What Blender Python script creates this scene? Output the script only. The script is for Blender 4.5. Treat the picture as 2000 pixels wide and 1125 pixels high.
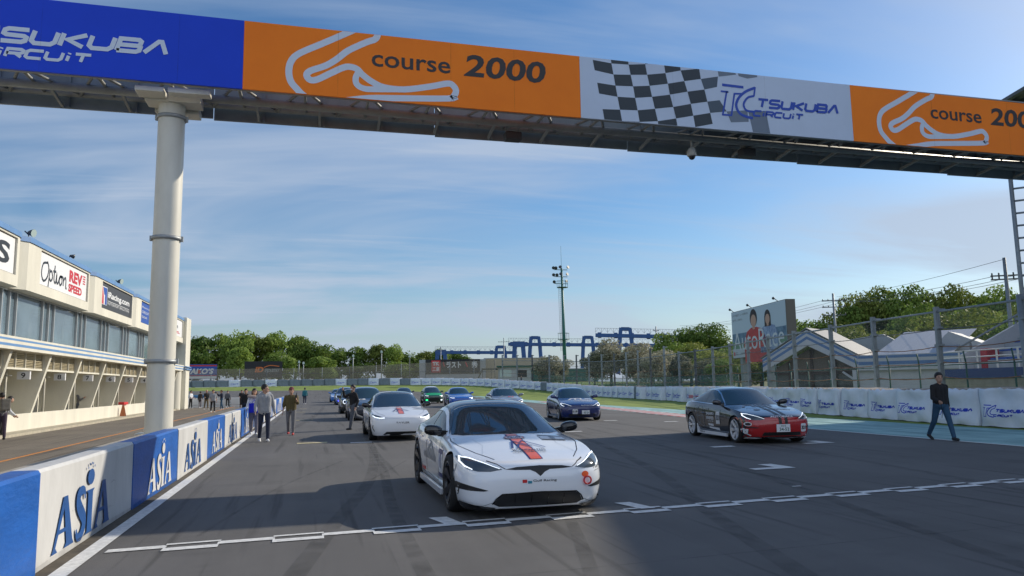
import bpy, bmesh, math, random
from mathutils import Vector, Matrix
from mathutils.bvhtree import BVHTree
C = bpy.context; D = bpy.data; R = math.radians; PI = math.pi
for _o in list(D.objects): D.objects.remove(_o)
SC = C.scene; COL = SC.collection
# ---------------------------------------------------------------- camera, world, sun, exposure
cam = D.cameras.new('camera'); cam.sensor_width = 36; cam.lens = 36*1480/2000; cam.clip_start = .1; cam.clip_end = 6000
co = D.objects.new('camera', cam); COL.objects.link(co); SC.camera = co
co.matrix_world = (Matrix.Translation((0, 0, 1.57)) @ Matrix.Rotation(-.25438716, 4, 'Z')
                   @ Matrix.Rotation(PI/2+.12704753, 4, 'X') @ Matrix.Rotation(-.01539878, 4, 'Z'))
SUN_AZ, SUN_EL = 69.0, 27.8          # azimuth from +Y towards +X
w = D.worlds.new('World'); SC.world = w; w.use_nodes = True
nt = w.node_tree; N = nt.nodes; K = nt.links
for n in list(N): N.remove(n)
out = N.new('ShaderNodeOutputWorld'); bg = N.new('ShaderNodeBackground'); bg.inputs[1].default_value = .098
sky = N.new('ShaderNodeTexSky'); sky.sky_type = 'NISHITA'; sky.sun_disc = False
sky.sun_elevation = R(SUN_EL); sky.sun_rotation = R(SUN_AZ); sky.air_density = 1.1; sky.dust_density = .6; sky.ozone_density = 1.6
tc = N.new('ShaderNodeTexCoord'); sep = N.new('ShaderNodeSeparateXYZ'); K.new(tc.outputs['Generated'], sep.inputs[0])
def mth(op, a, b=None, c=None):
    m = N.new('ShaderNodeMath'); m.operation = op
    for i, v in enumerate((a, b, c)):
        if v is None: continue
        if isinstance(v, (int, float)): m.inputs[i].default_value = v
        else: K.new(v, m.inputs[i])
    return m.outputs[0]
zz = mth('ADD', mth('MAXIMUM', sep.outputs[2], 0), .10)
cx = mth('DIVIDE', sep.outputs[0], zz); cy = mth('DIVIDE', sep.outputs[1], zz)
def cloud(ang, sx, sy, scale, lo, hi, det=9, dist=.6, rough=.62, loc=(0, 0, 0)):
    cb = N.new('ShaderNodeCombineXYZ'); K.new(cx, cb.inputs[0]); K.new(cy, cb.inputs[1])
    mp = N.new('ShaderNodeMapping'); mp.inputs['Rotation'].default_value = (0, 0, R(ang)); mp.inputs['Scale'].default_value = (sx, sy, 1)
    mp.inputs['Location'].default_value = loc
    K.new(cb.outputs[0], mp.inputs[0])
    nz = N.new('ShaderNodeTexNoise'); nz.inputs['Scale'].default_value = scale; nz.inputs['Detail'].default_value = det
    nz.inputs['Roughness'].default_value = rough; nz.inputs['Distortion'].default_value = dist
    K.new(mp.outputs[0], nz.inputs['Vector'])
    mr = N.new('ShaderNodeMapRange'); mr.interpolation_type = 'SMOOTHSTEP'
    mr.inputs[1].default_value = lo; mr.inputs[2].default_value = hi
    K.new(nz.outputs[0], mr.inputs[0]); return mr.outputs[0]
c1 = cloud(20, .55, 1.0, .60, .40, .66, 6, .7, .52, loc=(1.3, 2.4, 0)); c2 = cloud(24, .35, 2.6, 1.5, .46, .78, loc=(4, 1, 0)); c3 = cloud(-10, .2, .5, .5, .36, .66, 4, .2, .5)
cm = mth('MINIMUM', mth('ADD', mth('MULTIPLY', c1, 1.15), mth('MULTIPLY', mth('MULTIPLY', c2, c3), .75)), 1.0)
hz_ = mth('POWER', mth('SUBTRACT', 1.0, mth('MAXIMUM', sep.outputs[2], 0)), 12)
cm2 = mth('MINIMUM', mth('MULTIPLY', cm, .80), .85)
hs = N.new('ShaderNodeHueSaturation'); hs.inputs['Saturation'].default_value = 1.25; hs.inputs['Value'].default_value = 1.0
tint = N.new('ShaderNodeMixRGB'); tint.blend_type = 'MULTIPLY'; tint.inputs[0].default_value = 1; tint.inputs[2].default_value = (.86, .955, 1.09, 1)
K.new(sky.outputs[0], tint.inputs[1]); K.new(tint.outputs[0], hs.inputs['Color'])
hm = N.new('ShaderNodeMixRGB'); hm.inputs[2].default_value = (3.85, 4.75, 6.4, 1)
K.new(mth('MULTIPLY', hz_, .92), hm.inputs[0]); K.new(hs.outputs[0], hm.inputs[1])
mx = N.new('ShaderNodeMixRGB'); mx.inputs[2].default_value = (4.7, 5.5, 6.8, 1)
K.new(cm2, mx.inputs[0]); K.new(hm.outputs[0], mx.inputs[1]); # added bright cloud fill in the unseen sky behind the camera, lifts shaded front faces
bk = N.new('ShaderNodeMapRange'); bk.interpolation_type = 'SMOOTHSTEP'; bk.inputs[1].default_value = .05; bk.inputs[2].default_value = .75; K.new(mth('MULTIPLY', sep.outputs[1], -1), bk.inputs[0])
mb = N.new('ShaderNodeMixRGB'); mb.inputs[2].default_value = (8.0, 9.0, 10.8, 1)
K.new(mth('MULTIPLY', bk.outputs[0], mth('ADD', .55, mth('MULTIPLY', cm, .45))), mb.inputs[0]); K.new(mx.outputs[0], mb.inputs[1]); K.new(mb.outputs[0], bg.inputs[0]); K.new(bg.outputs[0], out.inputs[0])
sl = D.lights.new('sun', 'SUN'); sl.energy = 4.2; sl.angle = R(.5); sl.color = (1, .90, .74)
so = D.objects.new('sun', sl); COL.objects.link(so)
sd = Vector((math.sin(R(SUN_AZ))*math.cos(R(SUN_EL)), math.cos(R(SUN_AZ))*math.cos(R(SUN_EL)), math.sin(R(SUN_EL))))
so.rotation_euler = sd.to_track_quat('Z', 'Y').to_euler(); so.location = (60, 20, 60)
SC.view_settings.view_transform = 'Standard'; SC.view_settings.look = 'None'; SC.view_settings.gamma = 1
SC.view_settings.exposure = 0.1; SC.view_settings.use_curve_mapping = False
SC.cycles.max_bounces = 6; SC.cycles.transparent_max_bounces = 24; SC.cycles.caustics_reflective = False

# ---------------------------------------------------------------- materials
MATS = {}
def M(name, col=(.5, .5, .5), rough=.6, metal=0, coat=0, var=.0, vs=3., bump=0., bs=20., emit=None, es=1., alpha=1., trans=0, spec=None, stretch=None, col2=None):
    if name in MATS: return MATS[name]
    m = D.materials.new(name); m.use_nodes = True; t = m.node_tree; n = t.nodes; b = n['Principled BSDF']
    b.inputs['Base Color'].default_value = (*col, 1); b.inputs['Roughness'].default_value = rough; b.inputs['Metallic'].default_value = metal
    if coat: b.inputs['Coat Weight'].default_value = coat; b.inputs['Coat Roughness'].default_value = .03
    if spec is not None: b.inputs['Specular IOR Level'].default_value = spec
    if emit: b.inputs['Emission Color'].default_value = (*emit, 1); b.inputs['Emission Strength'].default_value = es
    if alpha < 1: b.inputs['Alpha'].default_value = alpha
    if var or bump:
        tc = n.new('ShaderNodeTexCoord'); src = tc.outputs['Object']
        if stretch:
            mp = n.new('ShaderNodeMapping'); mp.inputs['Scale'].default_value = stretch; t.links.new(src, mp.inputs[0]); src = mp.outputs[0]
    if var:
        nz = n.new('ShaderNodeTexNoise'); nz.inputs['Scale'].default_value = vs; nz.inputs['Detail'].default_value = 6; nz.inputs['Roughness'].default_value = .65
        t.links.new(src, nz.inputs['Vector'])
        cr = n.new('ShaderNodeValToRGB'); cr.color_ramp.elements[0].position = .3; cr.color_ramp.elements[1].position = .72
        c2 = col2 or tuple(min(1, c*(1+var)) for c in col)
        cr.color_ramp.elements[0].color = (*[c*(1-var) for c in col], 1); cr.color_ramp.elements[1].color = (*c2, 1)
        t.links.new(nz.outputs[0], cr.inputs[0]); t.links.new(cr.outputs[0], b.inputs['Base Color'])
    if bump:
        nb = n.new('ShaderNodeTexNoise'); nb.inputs['Scale'].default_value = bs; nb.inputs['Detail'].default_value = 4
        t.links.new(src, nb.inputs['Vector'])
        bp = n.new('ShaderNodeBump'); bp.inputs['Strength'].default_value = bump; bp.inputs['Distance'].default_value = .02
        t.links.new(nb.outputs[0], bp.inputs['Height']); t.links.new(bp.outputs[0], b.inputs['Normal'])
    MATS[name] = m; return m

# ---------------------------------------------------------------- objects
def tag(o, label=None, cat=None, group=None, kind=None):
    for k, v in (('label', label), ('category', cat), ('group', group), ('kind', kind)):
        if v: o[k] = v
    return o
def empty(name, loc=(0, 0, 0), rz=0):
    o = D.objects.new(name, None); COL.objects.link(o); o.location = loc; o.rotation_euler = (0, 0, rz); o.empty_display_size = .2; return o
def thing(name, label, cat, loc=(0, 0, 0), rz=0, group=None): return tag(empty(name, loc, rz), label, cat, group)
def obj(name, data, mats=None, parent=None, smooth=False, loc=None):
    if isinstance(data, bmesh.types.BMesh):
        me = D.meshes.new(name); data.to_mesh(me); data.free()
    else: me = data
    if mats is not None:
        me.materials.clear()
        for m in (mats if isinstance(mats, (list, tuple)) else [mats]): me.materials.append(m)
    if smooth:
        for p in me.polygons: p.use_smooth = True
        if smooth is not True and hasattr(me, 'set_sharp_from_angle'): me.set_sharp_from_angle(angle=R(smooth))
    o = D.objects.new(name, me); COL.objects.link(o)
    if parent: o.parent = parent
    if loc: o.location = loc
    return o
CH = {}
def copy_tree(o, parent=None):
    c = o.copy(); COL.objects.link(c)
    if parent: c.parent = parent
    for ch in o.children: copy_tree(ch, c)
    return c
def box(b, x0, x1, y0, y1, z0, z1, mi=0, mat=None):
    v = [b.verts.new((x, y, z)) for x in (x0, x1) for y in (y0, y1) for z in (z0, z1)]
    fs = [b.faces.new([v[i] for i in q]) for q in ((0, 1, 3, 2), (4, 6, 7, 5), (0, 4, 5, 1), (2, 3, 7, 6), (0, 2, 6, 4), (1, 5, 7, 3))]
    for f in fs: f.material_index = mi
    if mat is not None:
        for q in v: q.co = mat @ q.co
    return v
def bar(b, p, q, w, h=None, mi=0):
    p, q = Vector(p), Vector(q); d = q-p; L = d.length; h = h or w
    if L < 1e-6: return
    m = Matrix.Translation(p) @ d.to_track_quat('Z', 'X').to_matrix().to_4x4()
    box(b, -w/2, w/2, -h/2, h/2, 0, L, mi, m)
def tube(b, p, q, r1, r2=None, n=10, caps=True, mi=0, round_=False):
    p, q = Vector(p), Vector(q); d = q-p; L = d.length; r2 = r1 if r2 is None else r2
    m = Matrix.Translation(p) @ d.to_track_quat('Z', 'X').to_matrix().to_4x4()
    prof = [(r1, 0), (r2, L)]
    if round_: prof = [(r1*math.cos(a), -r1*math.sin(a)) for a in (1.3, .9, .45)]+prof+[(r2*math.cos(a), L+r2*math.sin(a)) for a in (.45, .9, 1.3)]
    lathe(b, prof, n, m, caps, mi)
def lathe(b, prof, n=16, m=None, caps=True, mi=0, close=False):
    m = m or Matrix.Identity(4); rings = []
    for r, z in prof: rings.append([b.verts.new(m @ Vector((r*math.cos(2*PI*i/n), r*math.sin(2*PI*i/n), z))) for i in range(n)])
    pairs = list(zip(rings, rings[1:]))+([(rings[-1], rings[0])] if close else [])
    for a, c in pairs:
        for i in range(n):
            f = b.faces.new((a[i], a[(i+1) % n], c[(i+1) % n], c[i])); f.material_index = mi; f.smooth = True
    if caps and not close:
        f = b.faces.new(rings[0][::-1]); f.material_index = mi; f = b.faces.new(rings[-1]); f.material_index = mi
def ball(b, c, rx, ry=None, rz=None, n=12, k=8, mi=0, m=None):
    ry = ry or rx; rz = rz or rx; mm = (m or Matrix.Translation(c)) @ Matrix.Diagonal((rx, ry, rz, 1))
    lathe(b, [(math.sin(PI*(j+.12)/(k+.24)), -math.cos(PI*(j+.12)/(k+.24))) for j in range(k+1)], n, mm, True, mi)
def prism(b, poly, O, U, V, Nn, t, mi=0):
    """extrude 2-D polygon (list of (u,v)) by thickness t along Nn"""
    O, U, V, Nn = map(Vector, (O, U, V, Nn))
    a = [b.verts.new(O+U*u+V*v) for u, v in poly]; c = [b.verts.new(O+U*u+V*v+Nn*t) for u, v in poly]
    b.faces.new(a[::-1]).material_index = mi; b.faces.new(c).material_index = mi
    for i in range(len(a)): b.faces.new((a[i], a[(i+1) % len(a)], c[(i+1) % len(a)], c[i])).material_index = mi
def BM(): return bmesh.new()
def fixn(b): bmesh.ops.recalc_face_normals(b, faces=b.faces); return b
def beveled(b, w=.01, seg=2):
    bmesh.ops.bevel(b, geom=list(b.edges), offset=w, segments=seg, affect='EDGES', profile=.6, clamp_overlap=True); return b

# ---------------------------------------------------------------- 2-D artwork: list of (verts2d, faces, level)
def catmull(p, n=5, closed=False):
    if len(p) < 3: return list(p)
    q = []; L = len(p); rng = range(L if closed else L-1)
    for i in rng:
        g = (lambda k: p[k % L]) if closed else (lambda k: p[max(0, min(L-1, k))])
        a, b_, c, d = g(i-1), g(i), g(i+1), g(i+2)
        for s in range(n):
            t = s/n
            q.append(tuple(.5*((2*b_[k])+(-a[k]+c[k])*t+(2*a[k]-5*b_[k]+4*c[k]-d[k])*t*t+(-a[k]+3*b_[k]-3*c[k]+d[k])*t**3) for k in range(len(b_))))
    if not closed: q.append(tuple(p[-1]))
    return q
def stroke(pts, wd, closed=False):
    P = [Vector(p[:2]) for p in pts]; n = len(P); ws = wd if isinstance(wd, list) else [wd]*n; L = []; Rr = []
    for i in range(n):
        a = P[(i-1) % n] if (closed or i > 0) else None; c = P[(i+1) % n] if (closed or i < n-1) else None
        d1 = (P[i]-a).normalized() if a is not None and (P[i]-a).length > 1e-9 else None
        d2 = (c-P[i]).normalized() if c is not None and (c-P[i]).length > 1e-9 else None
        d1 = d1 or d2; d2 = d2 or d1
        t = (d1+d2); t = t.normalized() if t.length > 1e-3 else d1
        nn = Vector((-t.y, t.x)); k = max(.45, nn.dot(Vector((-d1.y, d1.x))))
        L.append(P[i]+nn*ws[i]/2/k); Rr.append(P[i]-nn*ws[i]/2/k)
    v = [tuple(q) for q in L]+[tuple(q) for q in Rr]
    return (v, [(i, (i+1) % n, (i+1) % n+n, i+n) for i in range(n if closed else n-1)])
def poly(p): return ([tuple(q) for q in p], [tuple(range(len(p)))])
def rect(x0, x1, y0, y1): return poly([(x0, y0), (x1, y0), (x1, y1), (x0, y1)])
def oval(cx, cy, rx, ry, n=18): return poly([(cx+rx*math.cos(2*PI*i/n), cy+ry*math.sin(2*PI*i/n)) for i in range(n)])
_tx = {}
def T2(s, x, y, w=None, h=.1, shear=0, bold=0, italic=0):
    """text as a mesh fitted in a box whose lower-left corner is (x,y)"""
    key = (s, bold)
    if key not in _tx:
        cu = D.curves.new('t', 'FONT'); cu.body = s; cu.offset = bold; cu.resolution_u = 3; cu.fill_mode = 'FRONT'; cu.dimensions = '2D'
        o = D.objects.new('t', cu); me = bpy.data.meshes.new_from_object(o)
        v = [(a.co.x, a.co.y) for a in me.vertices]; f = [tuple(p.vertices) for p in me.polygons]
        D.objects.remove(o); D.curves.remove(cu); D.meshes.remove(me); _tx[key] = (v, f)
    v, f = _tx[key]
    if not v: return ([], [])
    x0 = min(a[0] for a in v); x1 = max(a[0] for a in v); y0 = min(a[1] for a in v); y1 = max(a[1] for a in v)
    sy = h/(y1-y0); sx = (w/(x1-x0)) if w else sy
    return ([(x+(a[0]-x0)*sx+italic*(a[1]-y0)*sy, y+(a[1]-y0)*sy+shear*(a[0]-x0)*sx) for a in v], f)
def art_bm(arts, step=None, clip=None, lv=.0006):
    b = BM()
    for k, (v, f) in enumerate(arts):
        vs = [b.verts.new((a[0], a[1], k % 12*lv)) for a in v]
        for q in f:
            try: b.faces.new([vs[i] for i in q])
            except ValueError: pass
    if not b.verts: return b
    cuts = []
    xs = [v.co.x for v in b.verts]; ys = [v.co.y for v in b.verts]
    if clip:
        for (co_, no_) in clip: bmesh.ops.bisect_plane(b, geom=b.verts[:]+b.edges[:]+b.faces[:], plane_co=co_, plane_no=no_, clear_outer=True)
    if step:
        bmesh.ops.triangulate(b, faces=[f for f in b.faces if len(f.verts) > 4])
        x = min(xs)+step
        while x < max(xs):
            bmesh.ops.bisect_plane(b, geom=b.verts[:]+b.edges[:]+b.faces[:], plane_co=(x, 0, 0), plane_no=(1, 0, 0)); x += step
        y = min(ys)+step
        while y < max(ys):
            bmesh.ops.bisect_plane(b, geom=b.verts[:]+b.edges[:]+b.faces[:], plane_co=(0, y, 0), plane_no=(0, 1, 0)); y += step
    return b
def art_plane(name, arts, mat, parent, O, U, V, off=.003, clip=None, lv=.0006):
    b = art_bm(arts, None, clip, lv); O, U, V = map(Vector, (O, U, V)); n = U.cross(V).normalized()
    for v in b.verts: v.co = O+U*v.co.x+V*v.co.y+n*(off+v.co.z)
    for f in b.faces:
        f.normal_update()
        if f.normal.dot(n) < 0: f.normal_flip()
    return obj(name, b, mat, parent)
def art_proj(name, arts, mat, parent, bvh, O, U, V, off=.004, step=.06, maxd=3):
    """project artwork along U x V (from the plane at O) onto a car body"""
    b = art_bm(arts, step, None, .0003); O, U, V = map(Vector, (O, U, V)); n = U.cross(V).normalized(); bad = []
    for v in b.verts:
        p = O+U*v.co.x+V*v.co.y; h = bvh.ray_cast(p, -n, maxd)
        if h[0] is None: bad.append(v); continue
        nn = h[1] if h[1].dot(n) > 0 else -h[1]
        v.co = h[0]+nn*(off+v.co.z)
    if bad: bmesh.ops.delete(b, geom=bad, context='VERTS')
    for f in b.faces:
        f.normal_update(); f.smooth = True
        if f.normal.dot(n) < 0: f.normal_flip()
    if not b.verts: b.free(); return None
    return obj(name, b, mat, parent)
def mir(arts): return [([(-x, y) for x, y in v], f) for v, f in arts]
def xf(arts, sx=1, sy=1, dx=0, dy=0, it=0): return [([(x*sx+dx+it*y*sy, y*sy+dy) for x, y in v], f) for v, f in arts]
def wide(word, x, y, w, h, t, it=.22, gap=.25):
    """extended square-shouldered lettering like the circuit's logotype"""
    G = {'T': [[(0, 1), (1, 1)], [(.5, 1), (.5, 0)]], 'S': [[(1, 1), (.14, 1), (0, .88), (0, .62), (.12, .52), (.88, .48), (1, .38), (1, .12), (.86, 0), (0, 0)]],
         'U': [[(0, 1), (0, .2), (.16, 0), (.84, 0), (1, .2), (1, 1)]], 'K': [[(0, 1), (0, 0)], [(1, 1), (.25, .52), (1, 0)]],
         'B': [[(0, 0), (.86, 0), (1, .12), (1, .4), (.88, .5), (.95, .6), (.95, .88), (.84, 1), (0, 1), (0, 0)], [(0, .5), (.88, .5)]],
         'A': [[(0, 0), (.48, 1), (.62, 1), (1, 0)]], 'C': [[(1, 1), (.16, 1), (0, .82), (0, .18), (.16, 0), (1, 0)]],
         'i': [[(.5, .68), (.5, 0)], [(.5, 1.08), (.5, .9)]], 'I': [[(.5, 1), (.5, 0)]], 'R': [[(0, 0), (0, 1), (.84, 1), (1, .86), (1, .6), (.84, .46), (0, .46)], [(.55, .46), (1, 0)]]}
    cw = [.3 if c in 'iI' else 1 for c in word]; tot = sum(cw)+gap*(len(word)-1); u = (w-it*h)/tot; out_ = []; cx_ = x
    for c, k in zip(word, cw):
        for s in G[c]:
            p = [(cx_+a*u*k+it*b_*h if c not in 'iI' else cx_+.5*u*k+it*b_*h, y+t/2+b_*(h-t)) for a, b_ in s]
            out_.append(stroke(p, t))
        cx_ += u*(k+gap)
    return out_
def tc_logo(x, y, s):
    """the circuit's TC monogram, height s"""
    a = lambda L: [(x+p*s, y+q*s) for p, q in L]; t = .055*s
    r = [stroke(a([(.06, .97), (.78, .95)]), t*1.5), stroke(a([(.0, .76), (.26, .76), (.0, .03), (.34, .03), (.56, .72), (.80, .72)][0:2]+[(.2, .76), (.03, .03), (.32, .03), (.46, .72), (.72, .74)]), t)]
    o_ = catmull(a([(1.18, .97), (.85, .82), (.6, .6), (.5, .35), (.6, .12), (.85, .02), (1.05, 0)]), 4)
    i_ = catmull(a([(1.12, .70), (.92, .64), (.78, .48), (.76, .34), (.85, .22), (1.08, .2)]), 4)
    return r+[stroke(o_, t*1.5), stroke(i_, t*1.2), stroke(a([(1.18, .99), (1.12, .69)]), t)]
def full_logo(x, y, s):
    return tc_logo(x, y, s)+wide('TSUKUBA', x+1.2*s, y+.38*s, 2.95*s, .3*s, .10*s)+wide('CIRCUIT', x+1.05*s, y+.02*s, 1.75*s, .22*s, .075*s)

# ---------------------------------------------------------------- terrain
def tz(x, y):
    r = math.hypot(x, y); t = max(0, min(1, (r-90)/60)); return 2.0*t*t*(3-2*t)
def sheet(name, pts, mat, dz, step=8, tess=True):
    b = BM(); b.faces.new([b.verts.new((p[0], p[1], 0)) for p in pts])
    if tess:
        xs = [p[0] for p in pts]; ys = [p[1] for p in pts]
        x = math.floor(min(xs)/step)*step+step
        while x < max(xs):
            bmesh.ops.bisect_plane(b, geom=b.verts[:]+b.edges[:]+b.faces[:], plane_co=(x, 0, 0), plane_no=(1, 0, 0)); x += step
        y = math.floor(min(ys)/step)*step+step
        while y < max(ys):
            bmesh.ops.bisect_plane(b, geom=b.verts[:]+b.edges[:]+b.faces[:], plane_co=(0, y, 0), plane_no=(0, 1, 0)); y += step
        bmesh.ops.triangulate(b, faces=b.faces[:])
    for v in b.verts: v.co.z = tz(v.co.x, v.co.y)+dz
    for f in b.faces:
        f.normal_update()
        if f.normal.z < 0: f.normal_flip()
    return tag(obj(name, b, mat), kind='structure')
# ---------------------------------------------------------------- ground, track, markings
def asphalt(name, base, lane=True, lane_s=1.0):
    m = M(name, base, .82, spec=.35); t = m.node_tree; n = t.nodes; L = t.links; b = n['Principled BSDF']
    tc = n.new('ShaderNodeTexCoord')
    def noise(scale, det=5, st=(1, 1, 1), rough=.6):
        mp = n.new('ShaderNodeMapping'); mp.inputs['Scale'].default_value = st; L.new(tc.outputs['Object'], mp.inputs[0])
        z = n.new('ShaderNodeTexNoise'); z.inputs['Scale'].default_value = scale; z.inputs['Detail'].default_value = det; z.inputs['Roughness'].default_value = rough
        L.new(mp.outputs[0], z.inputs['Vector']); return z.outputs[0]
    def rng(v, a, c, lo, hi):
        r = n.new('ShaderNodeMapRange'); r.inputs[1].default_value = a; r.inputs[2].default_value = c; r.inputs[3].default_value = lo; r.inputs[4].default_value = hi; L.new(v, r.inputs[0]); return r.outputs[0]
    def mul(a, c):
        x = n.new('ShaderNodeMath'); x.operation = 'MULTIPLY'; L.new(a, x.inputs[0]); L.new(c, x.inputs[1]) if not isinstance(c, float) else setattr(x.inputs[1], 'default_value', c); return x.outputs[0]
    fine = rng(noise(160, 3), .3, .7, .62, 1.38); big = rng(noise(.35, 6), .3, .7, .86, 1.16)
    v = mul(fine, big)
    if lane:
        v = mul(v, rng(noise(1.0, 5, (1.7*lane_s, .035, 1)), .35, .68, .90, 1.06))     # long rubbered bands along the track
        v = mul(v, rng(noise(2.2, 3, (2.2, .07, 1), .5), .57, .70, 1.0, .60))         # tyre streaks
        v = mul(v, rng(noise(1.3, 6, (.5, 1.1, 1)), .34, .42, .88, 1.0))
    mixc = n.new('ShaderNodeMixRGB'); mixc.blend_type = 'MULTIPLY'; mixc.inputs[0].default_value = 1; mixc.inputs[1].default_value = (*base, 1)
    cmb = n.new('ShaderNodeCombineXYZ')
    for i in range(3): L.new(v, cmb.inputs[i])
    L.new(cmb.outputs[0], mixc.inputs[2]); L.new(mixc.outputs[0], b.inputs['Base Color'])
    bp = n.new('ShaderNodeBump'); bp.inputs['Strength'].default_value = .55; bp.inputs['Distance'].default_value = .008
    L.new(noise(130, 3), bp.inputs['Height']); L.new(bp.outputs[0], b.inputs['Normal'])
    return m
m_track = asphalt('track asphalt', (.122, .118, .114)); m_pit = asphalt('pit lane asphalt', (.19, .165, .132), True, .6)
m_grass = M('grass', (.13, .20, .022), .9, var=.35, vs=.5, bump=.8, bs=14, col2=(.26, .34, .05)); m_ground = M('dry ground', (.17, .15, .09), .95, var=.3, vs=.4, col2=(.13, .17, .05))
m_teal = M('teal run-off paint', (.17, .37, .37), .75, var=.4, vs=1.6, stretch=(1, .22, 1), col2=(.38, .62, .60), bump=.3, bs=60)
m_line = M('road paint white', (.68, .68, .66), .7, var=.22, vs=14, bump=.3, bs=90); m_orange = M('road paint orange', (.62, .24, .05), .7, var=.3, vs=9)
m_yel = M('road paint yellowed', (.60, .52, .30), .7, var=.3, vs=9); m_red = M('kerb red', (.45, .07, .07), .7, var=.3, vs=6); m_kw = M('kerb white', (.55, .55, .53), .7, var=.3, vs=6)
b = BM(); rings = []
for r in [0, 30, 60, 85, 95, 105, 115, 125, 135, 145, 155, 250, 500, 1200, 4000]:
    rings.append([b.verts.new((r*math.cos(2*PI*i/96), r*math.sin(2*PI*i/96), tz(r, 0)-.12)) for i in range(96)] if r else [b.verts.new((0, 0, -.12))]*96)
for a, c in zip(rings, rings[1:]):
    for i in range(96):
        q = [a[i], c[i], c[(i+1) % 96], a[(i+1) % 96]]
        q = [v for k, v in enumerate(q) if v not in q[:k]]
        b.faces.new(q)
tag(obj('ground', b, m_ground), kind='structure')
sheet('grass_verge', [(14, -40), (60, -40), (60, 40), (58, 100), (50, 160), (-90, 160), (-90, 60), (14, 60)], m_grass, -.03)
sheet('track', [(-2.45, -40), (15.7, -40), (15.7, 27), (17.5, 45), (20.8, 67.6), (21.6, 83), (21.2, 98), (18.5, 110), (11, 119), (0, 124), (-18, 126), (-90, 126), (-90, 66), (-9.0, 66), (-9.0, 52), (-2.45, 52)], m_track, 0)
sheet('pit_lane', [(-10.3, -40), (-2.9, -40), (-2.9, 60), (-2.6, 84), (-10.3, 78)], m_pit, .004)
sheet('run_off', [(15.7, -40), (20.35, -40), (20.35, 50), (20.8, 67), (21.5, 83), (21.2, 98), (19.8, 98), (19.4, 83), (18.6, 67), (16.8, 40), (15.7, 27)], m_teal, .004)
def strip(name, polys, mat, z, parent=None):
    b = BM()
    for p in polys:
        f = b.faces.new([b.verts.new((x, y, tz(x, y)+z)) for x, y in p]); f.normal_update()
        if f.normal.z < 0: f.normal_flip()
    return tag(obj(name, b, mat), kind='structure')
strip('edge_line', [[(-2.19, y), (-2.03, y), (-2.03, y+6), (-2.19, y+6)] for y in range(-20, 90, 6)], m_line, .008)
strip('edge_line', [[(15.55, y), (15.68, y), (15.68, y+6), (15.55, y+6)] for y in range(-20, 26, 6)], m_line, .008)
strip('orange_line', [[(-6.98, y), (-6.86, y), (-6.86, y+6), (-6.98, y+6)] for y in range(-20, 72, 6)], m_orange, .009)
kr, kw_ = [], []
for i in range(34):
    y = 26+i*1.2; x = lambda q: 15.72+max(0, q-27)*.098
    for L_, y0, y1 in ((kr, y, y+.6), (kw_, y+.6, y+1.2)): L_.append([(x(y0)-.1, y0), (x(y0)+1.15, y0+.5), (x(y1)+1.15, y1+.5), (x(y1)-.1, y1)])
strip('kerb', kw_, m_kw, .012); strip('kerb', kr, m_red, .012)
sy = lambda x: 8.58+x*.088
cell, fx = .52, -1.96; ps = []
for i in range(34):
    x0 = fx+i*cell; x1 = x0+cell; a, c = sy(x0), sy(x1)
    if i % 2 == 0: ps.append([(x0, a), (x1, c), (x1, c+.15), (x0, a+.15)])
    else:
        ps.append([(x0, a-.15), (x1, c-.15), (x1, c), (x0, a)]); ps.append([(x0, a+.22), (x1, c+.22), (x1, c+.15), (x0, a+.15)])
        ps.append([(x0, a), (x0+.02, a), (x0+.02, a+.12), (x0, a+.12)]); ps.append([(x1-.02, c), (x1, c), (x1, c+.12), (x1-.02, c+.12)])
strip('start_line', ps, m_line, .008)
gm = []
for x, y, s in [(8.04, 12.45, 1), (12.28, 16.92, 1), (9.6, 16.7, 0), (6.95, 10.13, 2), (12.13, 30.3, 0), (13.9, 28.2, 0), (1.3, 22.2, 0), (4.02, 9.05, 3), (1.52, 8.75, 3), (8.3, 24, 0)]:
    if s == 1: gm += [[(x-.45, y-.22), (x+.40, y-.18), (x+.40, y+.06), (x-.45, y+.0)], [(x+.10, y+.04), (x+.40, y+.06), (x+.36, y+.55), (x+.08, y+.55)]]
    elif s == 0: gm.append([(x-.3, y), (x+.3, y+.03), (x+.3, y+.3), (x-.3, y+.26)])
    elif s == 2: gm.append([(x-.05, y), (x+.1, y), (x+.1, y+.05), (x-.05, y+.05)])
    else: gm.append([(x-.04, y+.0), (x+.16, y+.0), (x+.04, y+.55), (x-.18, y+.55)])
strip('grid_marking', gm, m_line, .009)
strip('grid_marking', [[(x-.42, y-.1), (x+.42, y-.04), (x+.42, y+.30), (x-.42, y+.22)] for x, y in [(-.05, 22.75), (-.46, 39), (-1.0, 52), (-1.0, 60)]], m_yel, .009)
m_rub = M('tyre rubber marks', (.03, .03, .03), .8); _t = m_rub.node_tree; _n = _t.nodes; _z = _n.new('ShaderNodeTexNoise'); _z.inputs['Scale'].default_value = 3; _z.inputs['Detail'].default_value = 8; _c = _n.new('ShaderNodeTexCoord'); _t.links.new(_c.outputs['Object'], _z.inputs[0])
_r = _n.new('ShaderNodeMapRange'); _r.inputs[1].default_value = .35; _r.inputs[2].default_value = .75; _r.inputs[3].default_value = .03; _r.inputs[4].default_value = .30; _t.links.new(_z.outputs[0], _r.inputs[0]); _t.links.new(_r.outputs[0], _n['Principled BSDF'].inputs['Alpha'])
def marks(name, L_, mat, z):
    b = BM()
    for q, wd in L_:
        v, f = stroke(catmull(q, 8), wd); vs = [b.verts.new((x, y, z)) for x, y in v]
        for k in f: b.faces.new([vs[j] for j in k]).normal_update()
    for f in b.faces:
        if f.normal.z < 0: f.normal_flip()
    tag(obj(name, b, mat), kind='structure')
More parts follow.
